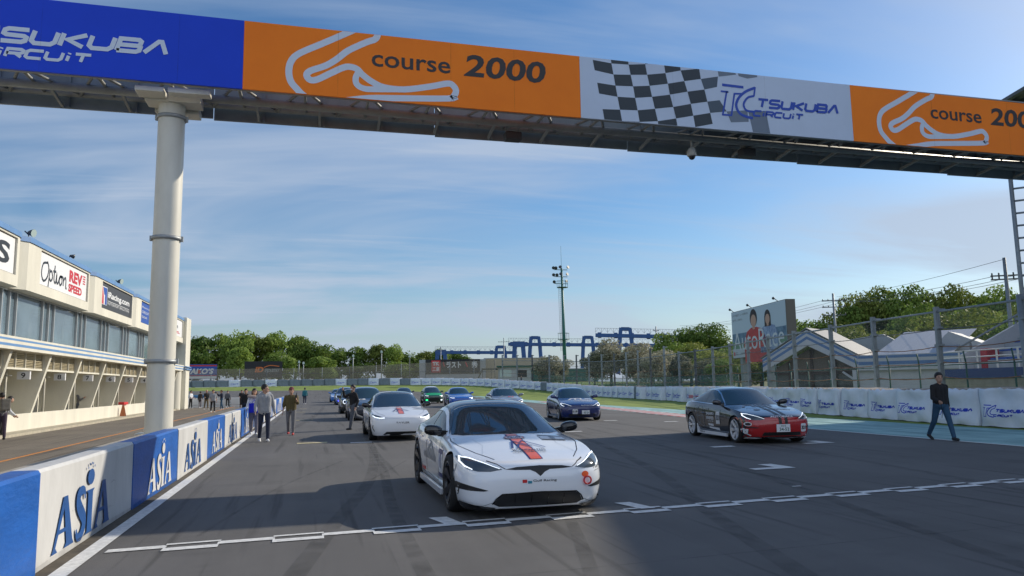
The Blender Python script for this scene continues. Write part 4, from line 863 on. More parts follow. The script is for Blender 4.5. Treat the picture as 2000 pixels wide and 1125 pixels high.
# --- second white car
def second():
    t, bo, bvh, k = car('3', P_3, (2.50, 24.8), R(0), 'white saloon with short orange bonnet stripe and TAYLER lettering, second in the left file', body=pw, roofm=m_blk, rim=m_rimk, style='multi', mirror=m_blk, lights='slim')
    F_, T_ = k['frt'], k['top']; pj = lambda n, a, m, fr=F_, **kw: art_proj(n, a, m, t, bvh, **{**dict(off=.004, step=.06), **fr, **kw}); X = k['X']
    pj('bonnet_stripe', [rect(-.085, .085, -1.95, -1.0)], m_gn, T_); pj('bonnet_stripe', [rect(-.07, .07, -1.955, -1.0)], m_go, T_, off=.007)
    pj('emblem', [stroke([(-.09, -1.3), (-.22, -1.66)], .035), stroke([(-.04, -1.45), (-.13, -1.66)], .035), stroke([(-.09, -1.3), (.12, -1.66)], .03), stroke([(.05, -1.3), (.25, -1.6)], .03)], m_gn, T_, off=.01)
    pj('bonnet_badge', [oval(0, -1.12, .14, .07, 20)], m_gw, T_, off=.01); pj('lettering', [T2('Gulf', -.09, -1.15, .18, .06, bold=.03)], m_gn, T_, off=.013)
    pj('number_sticker', [stroke([(.45, -1.05), (.75, -1.05), (.45, -1.25), (.75, -1.25)], .03), rect(.42, .80, -1.01, -.99), rect(.42, .80, -1.30, -1.28)], m_gk, T_, off=.006)
    pj('lettering', wide('TA', -.19, .50, .13, .05, .012, 0, .2)+[T2('YLER', -.05, .50, .25, .05, bold=.02)], m_gk)
    pj('lower_intake', [poly([(-.56, .18), (-.46, .27), (.46, .27), (.56, .18), (.4, .155), (-.4, .155)])], m_sat)
    for sg in (-1, 1):
        pj('side_vent', [stroke([(.83*sg, .46), (.84*sg, .38), (.79*sg, .28)], .02)], m_sat)
        pj('hood_seam', [stroke([(x*sg, y) for x, y in [(.50, -2.05), (.66, -1.75), (.76, -1.3), (.74, -.7)]], .008)], m_sat, T_, off=.002)
    pj('roof_marking', [rect(-.5, -.12, .12, .24)], m_gw, T_, off=.012, step=.1)
second()
# --- black and red car on the right
pk_ = paint('black', (.012, .014, .02), .2); pr = paint('red', (.42, .018, .02), .22)
def redcar():
    t, bo, bvh, k = car('3', {**P_3, 'trim': m_chr}, (11.55, 19.15), R(-6), 'black and red saloon with white wheels and number 321 on the right', body=pk_, rim=m_rimw, style='six', mirror=pk_, glass=m_winb)
    F_, T_ = k['frt'], k['top']; pj = lambda n, a, m, fr=F_, **kw: art_proj(n, a, m, t, bvh, **{**dict(off=.004, step=.05), **fr, **kw})
    pj('front_panel', [poly([(-.915, .16), (-.925, .45), (-.90, .655), (-.60, .615), (-.42, .66), (0, .69), (.42, .66), (.60, .615), (.90, .655), (.925, .45), (.915, .16), (.5, .14), (-.5, .14)])], pr, off=.003)
    pj('bonnet_stripe', [rect(-.10, -.02, .42, .69), rect(.06, .14, .42, .69)], m_gk, off=.006); pj('bonnet_stripe', [rect(-.12, -.02, -2.15, -.9), rect(.06, .16, -2.15, -.9)], m_gk, T_, off=.003)
    pj('lower_intake', [poly([(-.52, .215), (-.48, .30), (.48, .30), (.52, .215)])], m_sat, off=.006)
    pj('splitter', [poly([(-.90, .135), (-.90, .185), (-.5, .165), (.5, .165), (.90, .185), (.90, .135), (.5, .115), (-.5, .115)])], m_gw, off=.016)
    for sg in (-1, 1):
        pj('side_vent', [poly([(.58*sg, .42), (.85*sg, .44), (.87*sg, .41), (.62*sg, .40)])], m_sat, off=.006); pj('side_vent_trim', [stroke([(.86*sg, .40), (.84*sg, .28), (.74*sg, .215)], .02)], m_gw, off=.008)
    pj('lettering', [T2('AUTOBACS', -.30, .655, .60, .035, bold=.03)], m_gw, off=.012)
    pj('number_sticker', [beveled_rect(.50, .66, .30, .50)], m_gw, off=.008); pj('lettering', [T2('321', .515, .36, .13, .085, bold=.05)], m_gk, off=.011)
    pj('side_emblem', [oval(-.80, .50, .06, .05, 16)], m_gw, off=.008); pj('side_emblem', [oval(-.80, .50, .045, .035, 16)], m_gk, off=.011)
    pj('side_emblem', [rect(-.88, -.80, .27, .38)], m_gw, off=.008); pj('lettering', [T2('SAI', -.73, .45, .26, .045)], m_gr, off=.008)
    h = bvh.ray_cast(Vector((.0, -4, .38)), Vector((0, 1, 0))); plate(t, bvh, k, .0, .40, '302', '34-52', hit=h[0].y-.02, w_=.36, h_=.19)
    pj('bonnet_lettering', [stroke([(-.52, -1.22), (-.40, -1.00), (-.22, -1.0), (-.20, -1.24)], .07), stroke([(-.10, -1.24), (-.10, -1.0), (.06, -1.0), (.06, -1.24)], .06), stroke([(.16, -1.0), (.36, -1.0)], .06), stroke([(.26, -1.0), (.26, -1.24)], .06), T2('PERFORMANCE', -.5, -1.40, 1.1, .05), T2('WINSPEED', -.18, -1.62, .78, .11, bold=.03), oval(-.32, -1.57, .09, .07, 12)], m_gg, T_, off=.007)
    for sg in (-1, 1):
        q, sd = k['q'](sg), k['sd'](sg); e = lambda a, c: min(a*sg, c*sg)
        pj('lettering', [T2('SAGAMO', e(-.22, .36), .66, .50, .075, bold=.03), T2('WINSPEED', e(-.22, .38), .53, .52, .085, bold=.03), T2('EV MOTORS', e(-.15, .25), .47, .36, .035)], m_gw, sd)
        pj('number_sticker', [poly(q([(-.55, .43), (-.30, .43), (-.30, .76), (-.55, .76)]))], m_gw, sd, off=.006); pj('lettering', [T2('321', e(-.53, -.32), .53, .20, .14, bold=.05)], m_gk, sd, off=.01)
        pj('side_graphic', [stroke(catmull(q([(.55, .78), (.75, .90), (.92, .84), (.95, .5), (.7, .35), (.2, .33)]), 4), .014), stroke(catmull(q([(1.05, .62), (.8, .60), (.82, .42), (1.0, .44), (1.02, .6)]), 4), .018), stroke(catmull(q([(.75, .62), (.55, .62), (.55, .36)]), 3), .018)], m_gg, sd)
        pj('side_sticker', [poly(q([(-.1, .36), (.25, .37), (.25, .42), (-.1, .42)])), poly(q([(-.5, .27), (.2, .30), (.2, .34), (-.5, .33)]))], m_gw, sd, off=.006)
        b = BM(); prism(b, [(-.96, 0), (1.0, 0), (1.02, .26), (.93, .12), (.85, .085), (-.96, .085)], (sg*.865, 0, .13), (0, 1, 0), (0, 0, 1), (sg, 0, 0), .05); fixn(b); sk = obj('side_skirt', b, m_gw, t)
        art_plane('lettering', [T2('TESLA', 0, 0, .36, .045, bold=.02)], m_gk, sk, (sg*.9155, .82 if sg < 0 else .46, .155), (0, sg, 0), (0, 0, 1), .001)
    b = BM(); zz_ = 1.28
    box(b, -.62, .62, 2.0, 2.22, zz_-.15, zz_-.13); box(b, -.64, -.62, 1.96, 2.26, zz_-.20, zz_-.10); box(b, .62, .64, 1.96, 2.26, zz_-.20, zz_-.10); beveled(b, .006); sp = obj('rear_wing', b, M('wing pink', (.55, .18, .22), .3), t)
    b = BM(); bar(b, (-.42, 2.1, .95), (-.42, 2.08, zz_-.15), .02, .10); bar(b, (.42, 2.1, .95), (.42, 2.08, zz_-.15), .02, .10); obj('wing_stay', b, m_sat, sp)
def beveled_rect(x0, x1, y0, y1, c=.02): return poly([(x0+c, y0), (x1-c, y0), (x1, y0+c), (x1, y1-c), (x1-c, y1), (x0+c, y1), (x0, y1-c), (x0, y0+c)])
redcar()
# --- navy car
def navy():
    t, bo, bvh, k = car('3', P_3, (11.35, 33.1), R(-8), 'dark blue saloon with grey number sticker and plate, right of the leading white car', body=paint('navy', (.012, .025, .13), .2), rim=m_rims, style='five', mirror=paint('navy', ()), glass=m_winb, det=0)
    F_, T_ = k['frt'], k['top']; pj = lambda n, a, m, fr=F_, **kw: art_proj(n, a, m, t, bvh, **{**dict(off=.004, step=.1), **fr, **kw})
    pj('splitter', [poly([(-.90, .125), (-.90, .185), (-.5, .165), (.5, .165), (.90, .185), (.90, .125)])], m_gg, off=.016); pj('lower_intake', [poly([(-.6, .20), (-.56, .30), (.56, .30), (.6, .20)])], m_sat)
    pj('number_sticker', [beveled_rect(-.42, -.20, .30, .50)], m_gw, off=.008); pj('lettering', [T2('119', -.40, .36, .18, .09, bold=.05)], m_gk, off=.011)
    h = bvh.ray_cast(Vector((.1, -4, .38)), Vector((0, 1, 0))); plate(t, bvh, k, .14, .37, '301', '43-57', hit=h[0].y-.02)
    pj('bonnet_lettering', [stroke([(-.42, -1.35), (-.25, -1.1), (.15, -1.1), (.15, -1.35)], .09), stroke([(-.1, -1.1), (-.1, -1.35)], .08), rect(.35, .6, -1.2, -1.08), T2('PERFORMANCE', -.2, -1.5, .8, .06), T2('WINSPEED', -.25, -1.72, .8, .11, bold=.03)], m_gw, T_, off=.007); pj('lettering', [T2('AUTOBACS', -.05, .63, .5, .04, bold=.03)], m_gw, off=.012)
    for sg in (-1, 1):
        q, sd = k['q'](sg), k['sd'](sg); pj('side_graphic', [T2('SAGAMO', min(-.1*sg, .45*sg), .62, .5, .08, bold=.03), poly(q([(-.5, .42), (-.28, .42), (-.28, .74), (-.5, .74)])), stroke(q([(.6, .8), (.9, .8), (.9, .4), (.3, .36)]), .03)], m_gg, sd)
        b = BM(); box(b, sg*.86, sg*.92, -.98, 1.0, .13, .20); obj('side_skirt', b, m_gg, t)
navy()
def simple(kind, spec, loc, yaw, label, paintm, extra=None, **kw):
    t, bo, bvh, k = car(kind, spec, loc, yaw, label, body=paintm, det=0, **kw)
    pj = lambda n, a, m, fr=k['frt'], **q: art_proj(n, a, m, t, bvh, **{**dict(off=.006, step=.12), **fr, **q})
    if extra: extra(t, pj, k)
def e_intake(t, pj, k): pj('lower_intake', [poly([(-.6, .17), (-.5, .30), (.5, .30), (.6, .17)])], m_sat)
simple('Y', P_Y, (2.50, 39.2), R(0), 'dark grey car with white bonnet sticker behind the second white car', paint('slate', (.03, .038, .055), .25), lambda t, pj, k: (e_intake(t, pj, k), pj('number_sticker', [rect(-.5, -.1, -1.3, -1.05)], m_gw, k['top']), pj('lettering', [T2('Z', -.4, -1.25, .2, .15, bold=.03)], m_gk, k['top'], off=.01)), rim=m_rimk, glass=m_winb)
def mini_(t, pj, k):
    pj('grille', [poly([(-.38, .42), (-.32, .62), (.32, .62), (.38, .42), (.3, .30), (-.3, .30)])], m_sat); pj('bonnet_stripe', [rect(-.4, -.25, -1.9, -.8), rect(.25, .4, -1.9, -.8)], m_gw, k['top'])
simple('M', P_M, (2.35, 48.9), R(0), 'small black hatchback with round headlight rings behind the jogging person', paint('mini black', (.025, .028, .026), .25), mini_, rim=m_rims, style='five', lights='round', roofm=m_gg, glass=m_winb)
m_lb = M('led blue', (.05, .05, 1), .3, emit=(.05, .05, 1), es=5); m_lg = M('led green', (.02, .9, .2), .3, emit=(.03, 1, .25), es=2.5)
simple('Y', P_Y, (2.75, 73.0), R(0), 'pale blue car with bright blue bumper lamp, second from the back of the file', paint('steel blue', (.16, .24, .42), .25), lambda t, pj, k: (e_intake(t, pj, k), pj('fog_light', [oval(-.6, .38, .12, .07)], m_lb), pj('bonnet_stripe', [stroke([(-.6, -2.0), (-.2, -1.2)], .12)], m_gw, k['top'])), rim=m_rims, glass=m_win)
simple('3', P_3, (2.5, 85.5), R(0), 'sky blue car at the very back of the left file', paint('sky blue', (.07, .20, .52), .25), e_intake, rim=m_rimk, lights='wide')
def grey_(t, pj, k): e_intake(t, pj, k); pj('bonnet_graphic', [stroke([(-.5, -1.6), (-.2, -1.0), (.1, -1.5), (.4, -1.0)], .12), rect(.2, .5, -1.9, -1.6)], m_gg, k['top']); pj('bonnet_graphic', [rect(.1, .4, -1.3, -1.1)], m_gr, k['top']); pj('sun_strip', [rect(-.3, .3, -.09, -.05)], m_gw, k['top'], off=.012)
simple('3', P_3, (10.7, 43.5), R(-6), 'silver grey saloon just behind the roof of the leading white car', paint('silver grey', (.24, .26, .30), .28, .3), grey_, rim=m_rimk, roofm=m_blk, glass=m_winb)
def mirai_(t, pj, k): pj('grille', [poly([(-.66, .16), (-.52, .42), (-.3, .50), (.3, .50), (.52, .42), (.66, .16)])], m_sat); pj('side_graphic', [rect(-.3, .3, .3, .8)], m_gk, k['sd'](-1)); pj('number_sticker', [rect(-.6, -.45, .3, .42)], m_gw)
simple('D', P_D, (10.6, 57.5), R(-4), 'bright blue saloon with huge dark lower grille, between the green and the silver cars', paint('vivid blue', (.01, .11, .48), .2), mirai_, rim=m_rimk, lights='wide', glass=m_winb)
def leaf_(t, pj, k): pj('bonnet_panel', [rect(-.7, .7, -2.1, -1.3)], M('decal green', (.01, .35, .10), .3), k['top']); pj('grille', [poly([(-.5, .25), (-.45, .55), (.45, .55), (.5, .25)])], m_sat); [pj('fog_light', [oval(x, .32, .09, .06)], m) for x, m in ((-.66, m_lg), (.66, m_led))]; pj('bonnet_stripe', [rect(-.7, .7, -1.3, -.95)], m_gk, k['top'])
simple('H', P_H, (10.55, 71.0), R(-2), 'white and green hatchback with green fog lamp on the grid', paint('leaf dark', (.03, .08, .05), .25), leaf_, rim=m_rimk, roofm=pw, lights='wide')
simple('D', P_D, (9.5, 84.5), R(-2), 'dark navy saloon furthest back on the right, partly behind the green car', paint('midnight', (.015, .02, .05), .25), e_intake, rim=m_rims, lights='round')
simple('H', P_H, (-12.7, 70.5), R(-60), 'white and red vehicle half hidden behind the end of the pit building', pw, lambda t, pj, k: pj('bonnet_stripe', [rect(-.6, .6, -1.9, -1.4)], m_gr, k['top']), rim=m_rims, lights='wide')
# ---------------------------------------------------------------- tyre barrier wrapped in white sheets
m_sheet = M('white sheeting', (.76, .81, .88), .75, var=.10, vs=1.4, bump=.5, bs=3.5); m_sheetd = M('sheeting top dirt', (.42, .36, .30), .9, var=.5, vs=5); m_lg2 = M('sheet print blue', (.015, .05, .52), .6, var=.3, vs=6)
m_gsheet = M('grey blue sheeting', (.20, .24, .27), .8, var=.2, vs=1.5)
BP = [(21.0, -6), (21.1, 2), (21.3, 9), (21.6, 15), (21.8, 19.8), (21.95, 21.9), (22.15, 24), (22.6, 26.5), (23.2, 30.4), (23.9, 33.1), (25.5, 41), (28, 50), (29.7, 57), (30.9, 64), (32.6, 75.9), (34, 90.8), (33.3, 108), (30.5, 118), (27.4, 127), (22.4, 134), (12.3, 141.5), (2.3, 146), (-10.5, 147.6), (-22.8, 148.3), (-36, 147.7), (-60, 146)]
def resample(P, step, off=0):
    P = catmull(P, 6); out_ = []; acc = 0; nxt = 0
    for a, c in zip(P, P[1:]):
        a, c = Vector(a), Vector(c); L = (c-a).length
        while nxt <= acc+L:
            p = a+(c-a)*((nxt-acc)/L); d = (c-a).normalized(); n = Vector((d.y, -d.x)); out_.append((p+n*off, math.atan2(d.y, d.x))); nxt += step
        acc += L
    return out_
random.seed(4); BV = []
def block_mesh(seed, far=False):
    rnd = random.Random(seed); b = BM(); nx, nz = (14, 9) if not far else (5, 3); L, Hh, Dp = 2.12, 1.24, .95
    ph = rnd.uniform(0, 6); sag = rnd.uniform(.2, 1); V = {}
    for i in range(nx+1):
        for j in range(nz+1):
            u = i/nx; v = j/nz; x = (u-.5)*(L-.05); z = v*Hh
            drape = .045*math.sin(9*u+ph+3*v)+.022*math.sin(21*u*(1-.4*v)+ph)+.07*sag*math.sin(PI*u)*math.sin(2.5*PI*(v+.5*(u-.5)**2)+ph)
            edge = .06*(1-min(1, min(u, 1-u)*9))
            V[i, j] = b.verts.new((x, -Dp/2+edge-drape*(1 if 0 < v < 1 else .3)-.05*(1-v), max(.0, z-.09*rnd.random()*(j == nz)+(.02*math.sin(11*u+ph) if j == 0 else 0))))
    for i in range(nx):
        for j in range(nz): b.faces.new((V[i, j], V[i+1, j], V[i+1, j+1], V[i, j+1])).smooth = True
    T = [b.verts.new((V[i, nz].co.x, Dp/2, Hh-.03+.03*rnd.random())) for i in range(nx+1)]; Bk = [b.verts.new((V[i, nz].co.x, Dp/2, 0)) for i in range(nx+1)]
    for i in range(nx):
        f = b.faces.new((V[i, nz], V[i+1, nz], T[i+1], T[i])); f.material_index = 1; b.faces.new((T[i], T[i+1], Bk[i+1], Bk[i]))
    b.faces.new([V[0, j] for j in range(nz, -1, -1)]+[Bk[0], T[0]]); b.faces.new([V[nx, j] for j in range(nz+1)]+[T[nx], Bk[nx]])
    fixn(b); bvh = BVHTree.FromBMesh(b); me = D.meshes.new('sheet_cover'); b.to_mesh(me); b.free(); me.materials.append(m_sheet); me.materials.append(m_sheetd)
    a = art_bm([(v, f) for v, f in full_logo(-.80, .30, .38)], .09 if not far else None, None, .0003)
    for q in a.verts:
        h = bvh.ray_cast(Vector((q.co.x, -3, q.co.y)), Vector((0, 1, 0))); y = h[0].y if h[0] else -.5
        q.co = Vector((q.co.x, y-.008-q.co.z, q.co.y))
    for f in a.faces:
        f.normal_update()
        if f.normal.y > 0: f.normal_flip()
    lm = D.meshes.new('logo_print'); a.to_mesh(lm); a.free(); lm.materials.append(m_lg2); return me, lm
near = [block_mesh(i) for i in range(6)]; farm = [block_mesh(i+20, True) for i in range(3)]
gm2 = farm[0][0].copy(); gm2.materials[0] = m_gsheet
seq = resample(BP, 2.14); nb = 0
ORD = 'first second third fourth fifth sixth seventh eighth ninth tenth eleventh twelfth thirteenth fourteenth fifteenth sixteenth seventeenth eighteenth nineteenth twentieth twenty-first twenty-second twenty-third twenty-fourth twenty-fifth twenty-sixth twenty-seventh twenty-eighth twenty-ninth thirtieth'.split()
for i, (p, a) in enumerate(seq):
    r = p.length; me, lm = (near if r < 45 else farm)[i % (6 if r < 45 else 3)]
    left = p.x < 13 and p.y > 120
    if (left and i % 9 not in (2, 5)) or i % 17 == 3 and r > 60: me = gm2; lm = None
    jit = random.uniform(-.06, .06)+(.35 if (55 < r < 80 and i % 3 == 0) else 0); n = Vector((math.sin(a), -math.cos(a)))
    t = thing('tyre_barrier', '', 'tyre barrier', (p.x-n.x*jit, p.y-n.y*jit, tz(p.x, p.y)-.01), a+PI+R(random.uniform(-2, 2)), 'sheet-wrapped tyre barrier along the run-off')
    if r < 45: nb += 1; t['label'] = f'white sheet-wrapped tyre bundle with blue logo, {ORD[nb-1]} along the barrier from the camera side'
    else: t['label'] = ('white sheet-wrapped tyre bundle with blue logo near the grass edge' if r < 45 else 'distant white sheet-wrapped tyre bundle at the grass bend' if lm else 'grey-blue wrapped tyre bundle on the far side of the grass')
    t.scale = (1, 1, random.uniform(.97, 1.04))
    obj('sheet_cover', me, None, t)
    if lm: obj('logo_print', lm, None, t)

# ---------------------------------------------------------------- fences
m_post = M('fence post galvanised', (.26, .29, .31), .55, .4, var=.15, vs=3); m_rust = M('rusty cable', (.25, .13, .07), .8, var=.4, vs=8); m_green = M('fence green', (.02, .10, .075), .6, var=.2, vs=3); m_postd = M('fence post dark', (.13, .14, .15), .7, .2, var=.2, vs=2)
def meshmat(name, col, a):
    m = M(name, col, .8); t = m.node_tree; n = t.nodes; bs = n['Principled BSDF']; bs.inputs['Alpha'].default_value = a; return m
m_net = meshmat('wire netting', (.30, .28, .25), .34); m_netg = meshmat('green netting', (.10, .22, .18), .45); m_netl = meshmat('fine wire netting', (.25, .27, .28), .14)
FP = [(26.9, 44.0), (28.0, 45.5)]
cf = thing('catch_fence', 'tall galvanised catch fence with cables behind the white barrier on the right', 'fence')
path = [(p.x, p.y) for p, a in resample(BP, 4.6, -0)]
line = resample(BP, 4.55, 2.0)
pts = [(p, a) for p, a in line if p.y < 128 and p.x > 15]
for i, (p, a) in enumerate(pts):
    tall = 4.45 if i > 2 else 5.2; r = p.length; z0 = tz(p.x, p.y)
    if r > 75: tall = 5.2
    b = BM()
    if p.y > 24: box(b, -.075, .075, -.09, .09, 0, tall, 0, Matrix.Translation((p.x, p.y, z0)) @ Matrix.Rotation(a, 4, 'Z')); box(b, -.05, .05, -.35, .02, tall-.16, tall-.06, 0, Matrix.Translation((p.x, p.y, z0)) @ Matrix.Rotation(a, 4, 'Z'))
    else: tube(b, (p.x, p.y, z0), (p.x, p.y, z0+tall), .11, n=14)
    for z in (1.6, 2.2, 2.9, 3.6): box(b, -.16, .16, -.13, .10, z-.04, z+.04, 0, Matrix.Translation((p.x, p.y, z0)) @ Matrix.Rotation(a, 4, 'Z'))
    obj('post', b, m_post if i % 3 or p.y < 60 else m_postd, cf)
def cable(name, z, rad, mat, rng, parent, sag=.0):
    b = BM()
    for (p, a), (q, c) in rng:
        n_ = 4
        for k in range(n_):
            s0, s1 = k/n_, (k+1)/n_; f = lambda s: p.lerp(q, s)
            h = lambda s: tz(*f(s))+z-sag*4*s*(1-s)
            tube(b, (f(s0).x, f(s0).y, h(s0)), (f(s1).x, f(s1).y, h(s1)), rad, n=5)
    return obj(name, b, mat, parent)
pr_ = list(zip(pts, pts[1:]))
cable('top_rail', 4.25, .045, m_post, pr_, cf)
for z, s in ((3.55, .05), (2.85, .10), (2.2, .06), (1.62, .10)): cable('cable', z, .018, m_rust if z < 3 else m_postd, pr_, cf, s)
def netting(name, z0, z1, rng, mat, parent):
    b = BM()
    for (p, a), (q, c) in rng: b.faces.new([b.verts.new(v) for v in ((p.x, p.y, z0+tz(*p)), (q.x, q.y, z0+tz(*q)), (q.x, q.y, z1+tz(*q)), (p.x, p.y, z1+tz(*p)))])
    return obj(name, b, mat, parent)
netting('netting', 1.3, 4.3, [x for x in pr_], m_netl, cf)
gf = thing('chain_link_fence', 'green chain-link fence with angled post tops behind the catch fence', 'fence')
gl_ = [(p, a) for p, a in resample(BP, 2.9, 3.1) if p.y < 118 and p.x > 15]; b = BM()
for p, a in gl_:
    n = Vector((math.sin(a), -math.cos(a))); z0 = tz(*p)
    b = BM(); tube(b, (p.x, p.y, z0), (p.x, p.y, z0+2.15), .035, n=8); tube(b, (p.x, p.y, z0+2.15), (p.x-n.x*.25+.2, p.y-n.y*.25, z0+2.65), .03, n=8); obj('post', b, m_green, gf)
cable('rail', 2.12, .025, m_green, list(zip(gl_, gl_[1:])), gf); cable('rail', 1.55, .02, m_green, list(zip(gl_, gl_[1:])), gf)
netting('netting', .3, 2.1, [x for x in zip(gl_, gl_[1:]) if x[0][0].y > 52], m_netg, gf)
ff = thing('mesh_fence', 'long brownish wire mesh fence on grey posts beyond the far barrier', 'fence')
fl2 = [(p, a) for p, a in resample(BP, 2.45, 2.6) if p.y >= 127]
for i, (p, a) in enumerate(fl2):
    z0 = tz(*p); b = BM(); hh = 3.35+max(0, (p.x-0)/30)*1.0
    if i % 2 == 0: tube(b, (p.x, p.y, z0), (p.x, p.y, z0+hh), .05, n=6); obj('post', b, m_post if (i//2) % 3 else m_postd, ff)
rg2 = list(zip(fl2, fl2[1:])); b = BM()
for (p, a), (q, c) in rg2:
    hp = 3.3+max(0, p.x/30); hq = 3.3+max(0, q.x/30)
    b.faces.new([b.verts.new(v) for v in ((p.x, p.y, tz(*p)+.3), (q.x, q.y, tz(*q)+.3), (q.x, q.y, tz(*q)+hq), (p.x, p.y, tz(*p)+hp))])
obj('netting', b, meshmat('brown netting', (.33, .28, .22), .46), ff)
cable('rail', 2.3, .03, m_postd, rg2, ff)

# ---------------------------------------------------------------- distant signs and buildings
m_asp = M('sign board dark', (.012, .014, .02), .6); m_sor = M('sign orange', (.65, .16, .03), .5); m_beige = M('beige cladding', (.42, .36, .26), .8, var=.08, vs=.5); m_conc2 = M('grey render', (.38, .40, .42), .85, var=.08, vs=.5)
def board(name, label, x0, y0, x1, y1, z0, z1, mat, legs=2, th=.25):
    t = thing(name, label, 'sign', ((x0+x1)/2, (y0+y1)/2, 0)); L = math.hypot(x1-x0, y1-y0); t.rotation_euler.z = math.atan2(y1-y0, x1-x0)
    b = BM(); box(b, -L/2, L/2, 0, th, z0, z1); pn = obj('panel', b, mat, t)
    for k in range(legs):
        b = BM(); x = (-.35+.7*k)*L if legs > 1 else 0; box(b, x-.15, x+.15, .05, .3, 1.5, z0); obj('leg', b, m_post, t)
    return t, pn, L
t, pn, L = board('billboard', 'wide blue and red WAKO’S advertising board behind the mesh fence at the far left', -26.6, 162.8, -19.2, 163.9, 3.7, 6.6, m_sb)
W_ = dict(O=(-L/2, 0, 3.7), U=(1, 0, 0), V=(0, 0, 1)); art_plane('lettering', [T2("WAKO’S", .9, .95, 5.8, 1.1, bold=.04, italic=.2)], m_sw, pn, **W_); art_plane('stripe', [rect(.05, L-.05, 2.5, 2.75), rect(.05, L-.05, .55, .7)], m_sr, pn, **W_); art_plane('stripe', [rect(.05, L-.05, .05, .5)], m_sw, pn, **W_); art_plane('emblem', [oval(4.15, 1.4, .28, .4)], m_sr, pn, off=.02, **W_)
t, pn, L = board('billboard', 'black advertising board with orange ID mark in front of the far trees', -14, 164.4, -6.6, 164.9, 3.8, 7.15, m_asp, 0)
W_ = dict(O=(-L/2, 0, 3.8), U=(1, 0, 0), V=(0, 0, 1)); art_plane('lettering', [T2('ID', 2.0, 1.1, 1.6, 1.1, bold=.05, italic=.25), stroke(catmull([(3.8, 2.1), (5.0, 2.5), (6.8, 2.3)], 4), .16)], m_sor, pn, **W_); art_plane('lettering', [T2('INDUSTRY', 3.9, 1.1, 2.9, .7, bold=.05, italic=.2)], m_gg, pn, **W_)
b = BM(); box(b, L/2+.05, L/2+.35, 0, .3, .8, 3.6); obj('leg', b, m_sw, t)
tk = thing('building', 'low grey shed carrying a long black TK sign behind the far fence', 'building', (29.5, 168, 0)); tk.rotation_euler.z = R(-9.5)
b = BM(); box(b, -7.2, 7.6, 0, 8, 1.6, 7.4); obj('wall', b, m_conc2, tk); b = BM(); box(b, -5.8, 6.3, -.12, -.02, 4.2, 7.42); sg = obj('sign_panel', b, m_asp, tk)
W_ = dict(O=(-5.8, -.12, 4.2), U=(1, 0, 0), V=(0, 0, 1)); art_plane('lettering', [rect(1.3, 3.3, .35, 3.0)], m_sr, sg, **W_); art_plane('lettering', [T2('TK', 1.55, 1.9, 1.5, .8, bold=.05), T2('工業', 1.5, .6, 1.6, 1.0, bold=.02), T2('ラスト', 4.6, 1.3, 3.3, 1.4, bold=.03), T2('秀', 10.2, 1.3, 1.4, 1.4, bold=.03)], m_sw, sg, off=.02, **W_); art_plane('lettering', [stroke([(3.9, 2.6), (4.2, 1.6)], .2), stroke([(8.9, 2.6), (9.3, 1.5)], .25)], m_sr, sg, **W_)
be = thing('building', 'long low beige industrial shed right of the TK sign', 'building', (44.5, 167, 0), R(-10)); b = BM(); box(b, -7.5, 7.5, 0, 10, 1.5, 7.5); obj('wall', b, m_beige, be); b = BM(); box(b, -7.6, 7.6, -.1, 10.1, 7.5, 7.65); obj('roof', b, m_conc2, be)
gr_ = thing('building', 'dark green low warehouse wall right of the beige shed', 'building', (47, 150, 0), R(-14)); b = BM(); box(b, -8, 8, 0, 6, 1.5, 4.6); obj('wall', b, M('cladding green', (.05, .13, .10), .7, var=.1), gr_)
b = BM(); box(b, -8.1, 8.1, -.1, 6.1, 4.6, 4.75); obj('roof', b, m_conc2, gr_)
sh = thing('marshal_hut', 'small pale hut with flat teal roof and dark window behind the barrier', 'hut', (36.4, 139, 0), R(-14))
b = BM(); box(b, -3.1, 3.1, 0, 4, 1.2, 4.9); obj('wall', b, m_conc2, sh); b = BM(); box(b, -3.4, 3.4, -.5, 4.3, 4.9, 5.15); obj('roof', b, m_green, sh); b = BM(); box(b, .4, 2.3, -.06, -.01, 3.0, 4.3); obj('window', b, m_dark, sh); b = BM(); box(b, -2.8, -.6, -.06, -.01, 3.0, 4.4); obj('window', b, m_lens, sh)
b = BM(); box(b, -6.2, -3.2, -1.0, 1.5, 4.4, 4.7); bar(b, (-6, -.8, 1.2), (-6, -.8, 4.4), .12); bar(b, (-4.4, -.8, 1.2), (-4.4, -.8, 4.4), .12); bar(b, (-7.6, -.8, 1.2), (-6.1, -.8, 4.4), .25); obj('awning', b, M('awning dark', (.05, .06, .055), .7), sh)

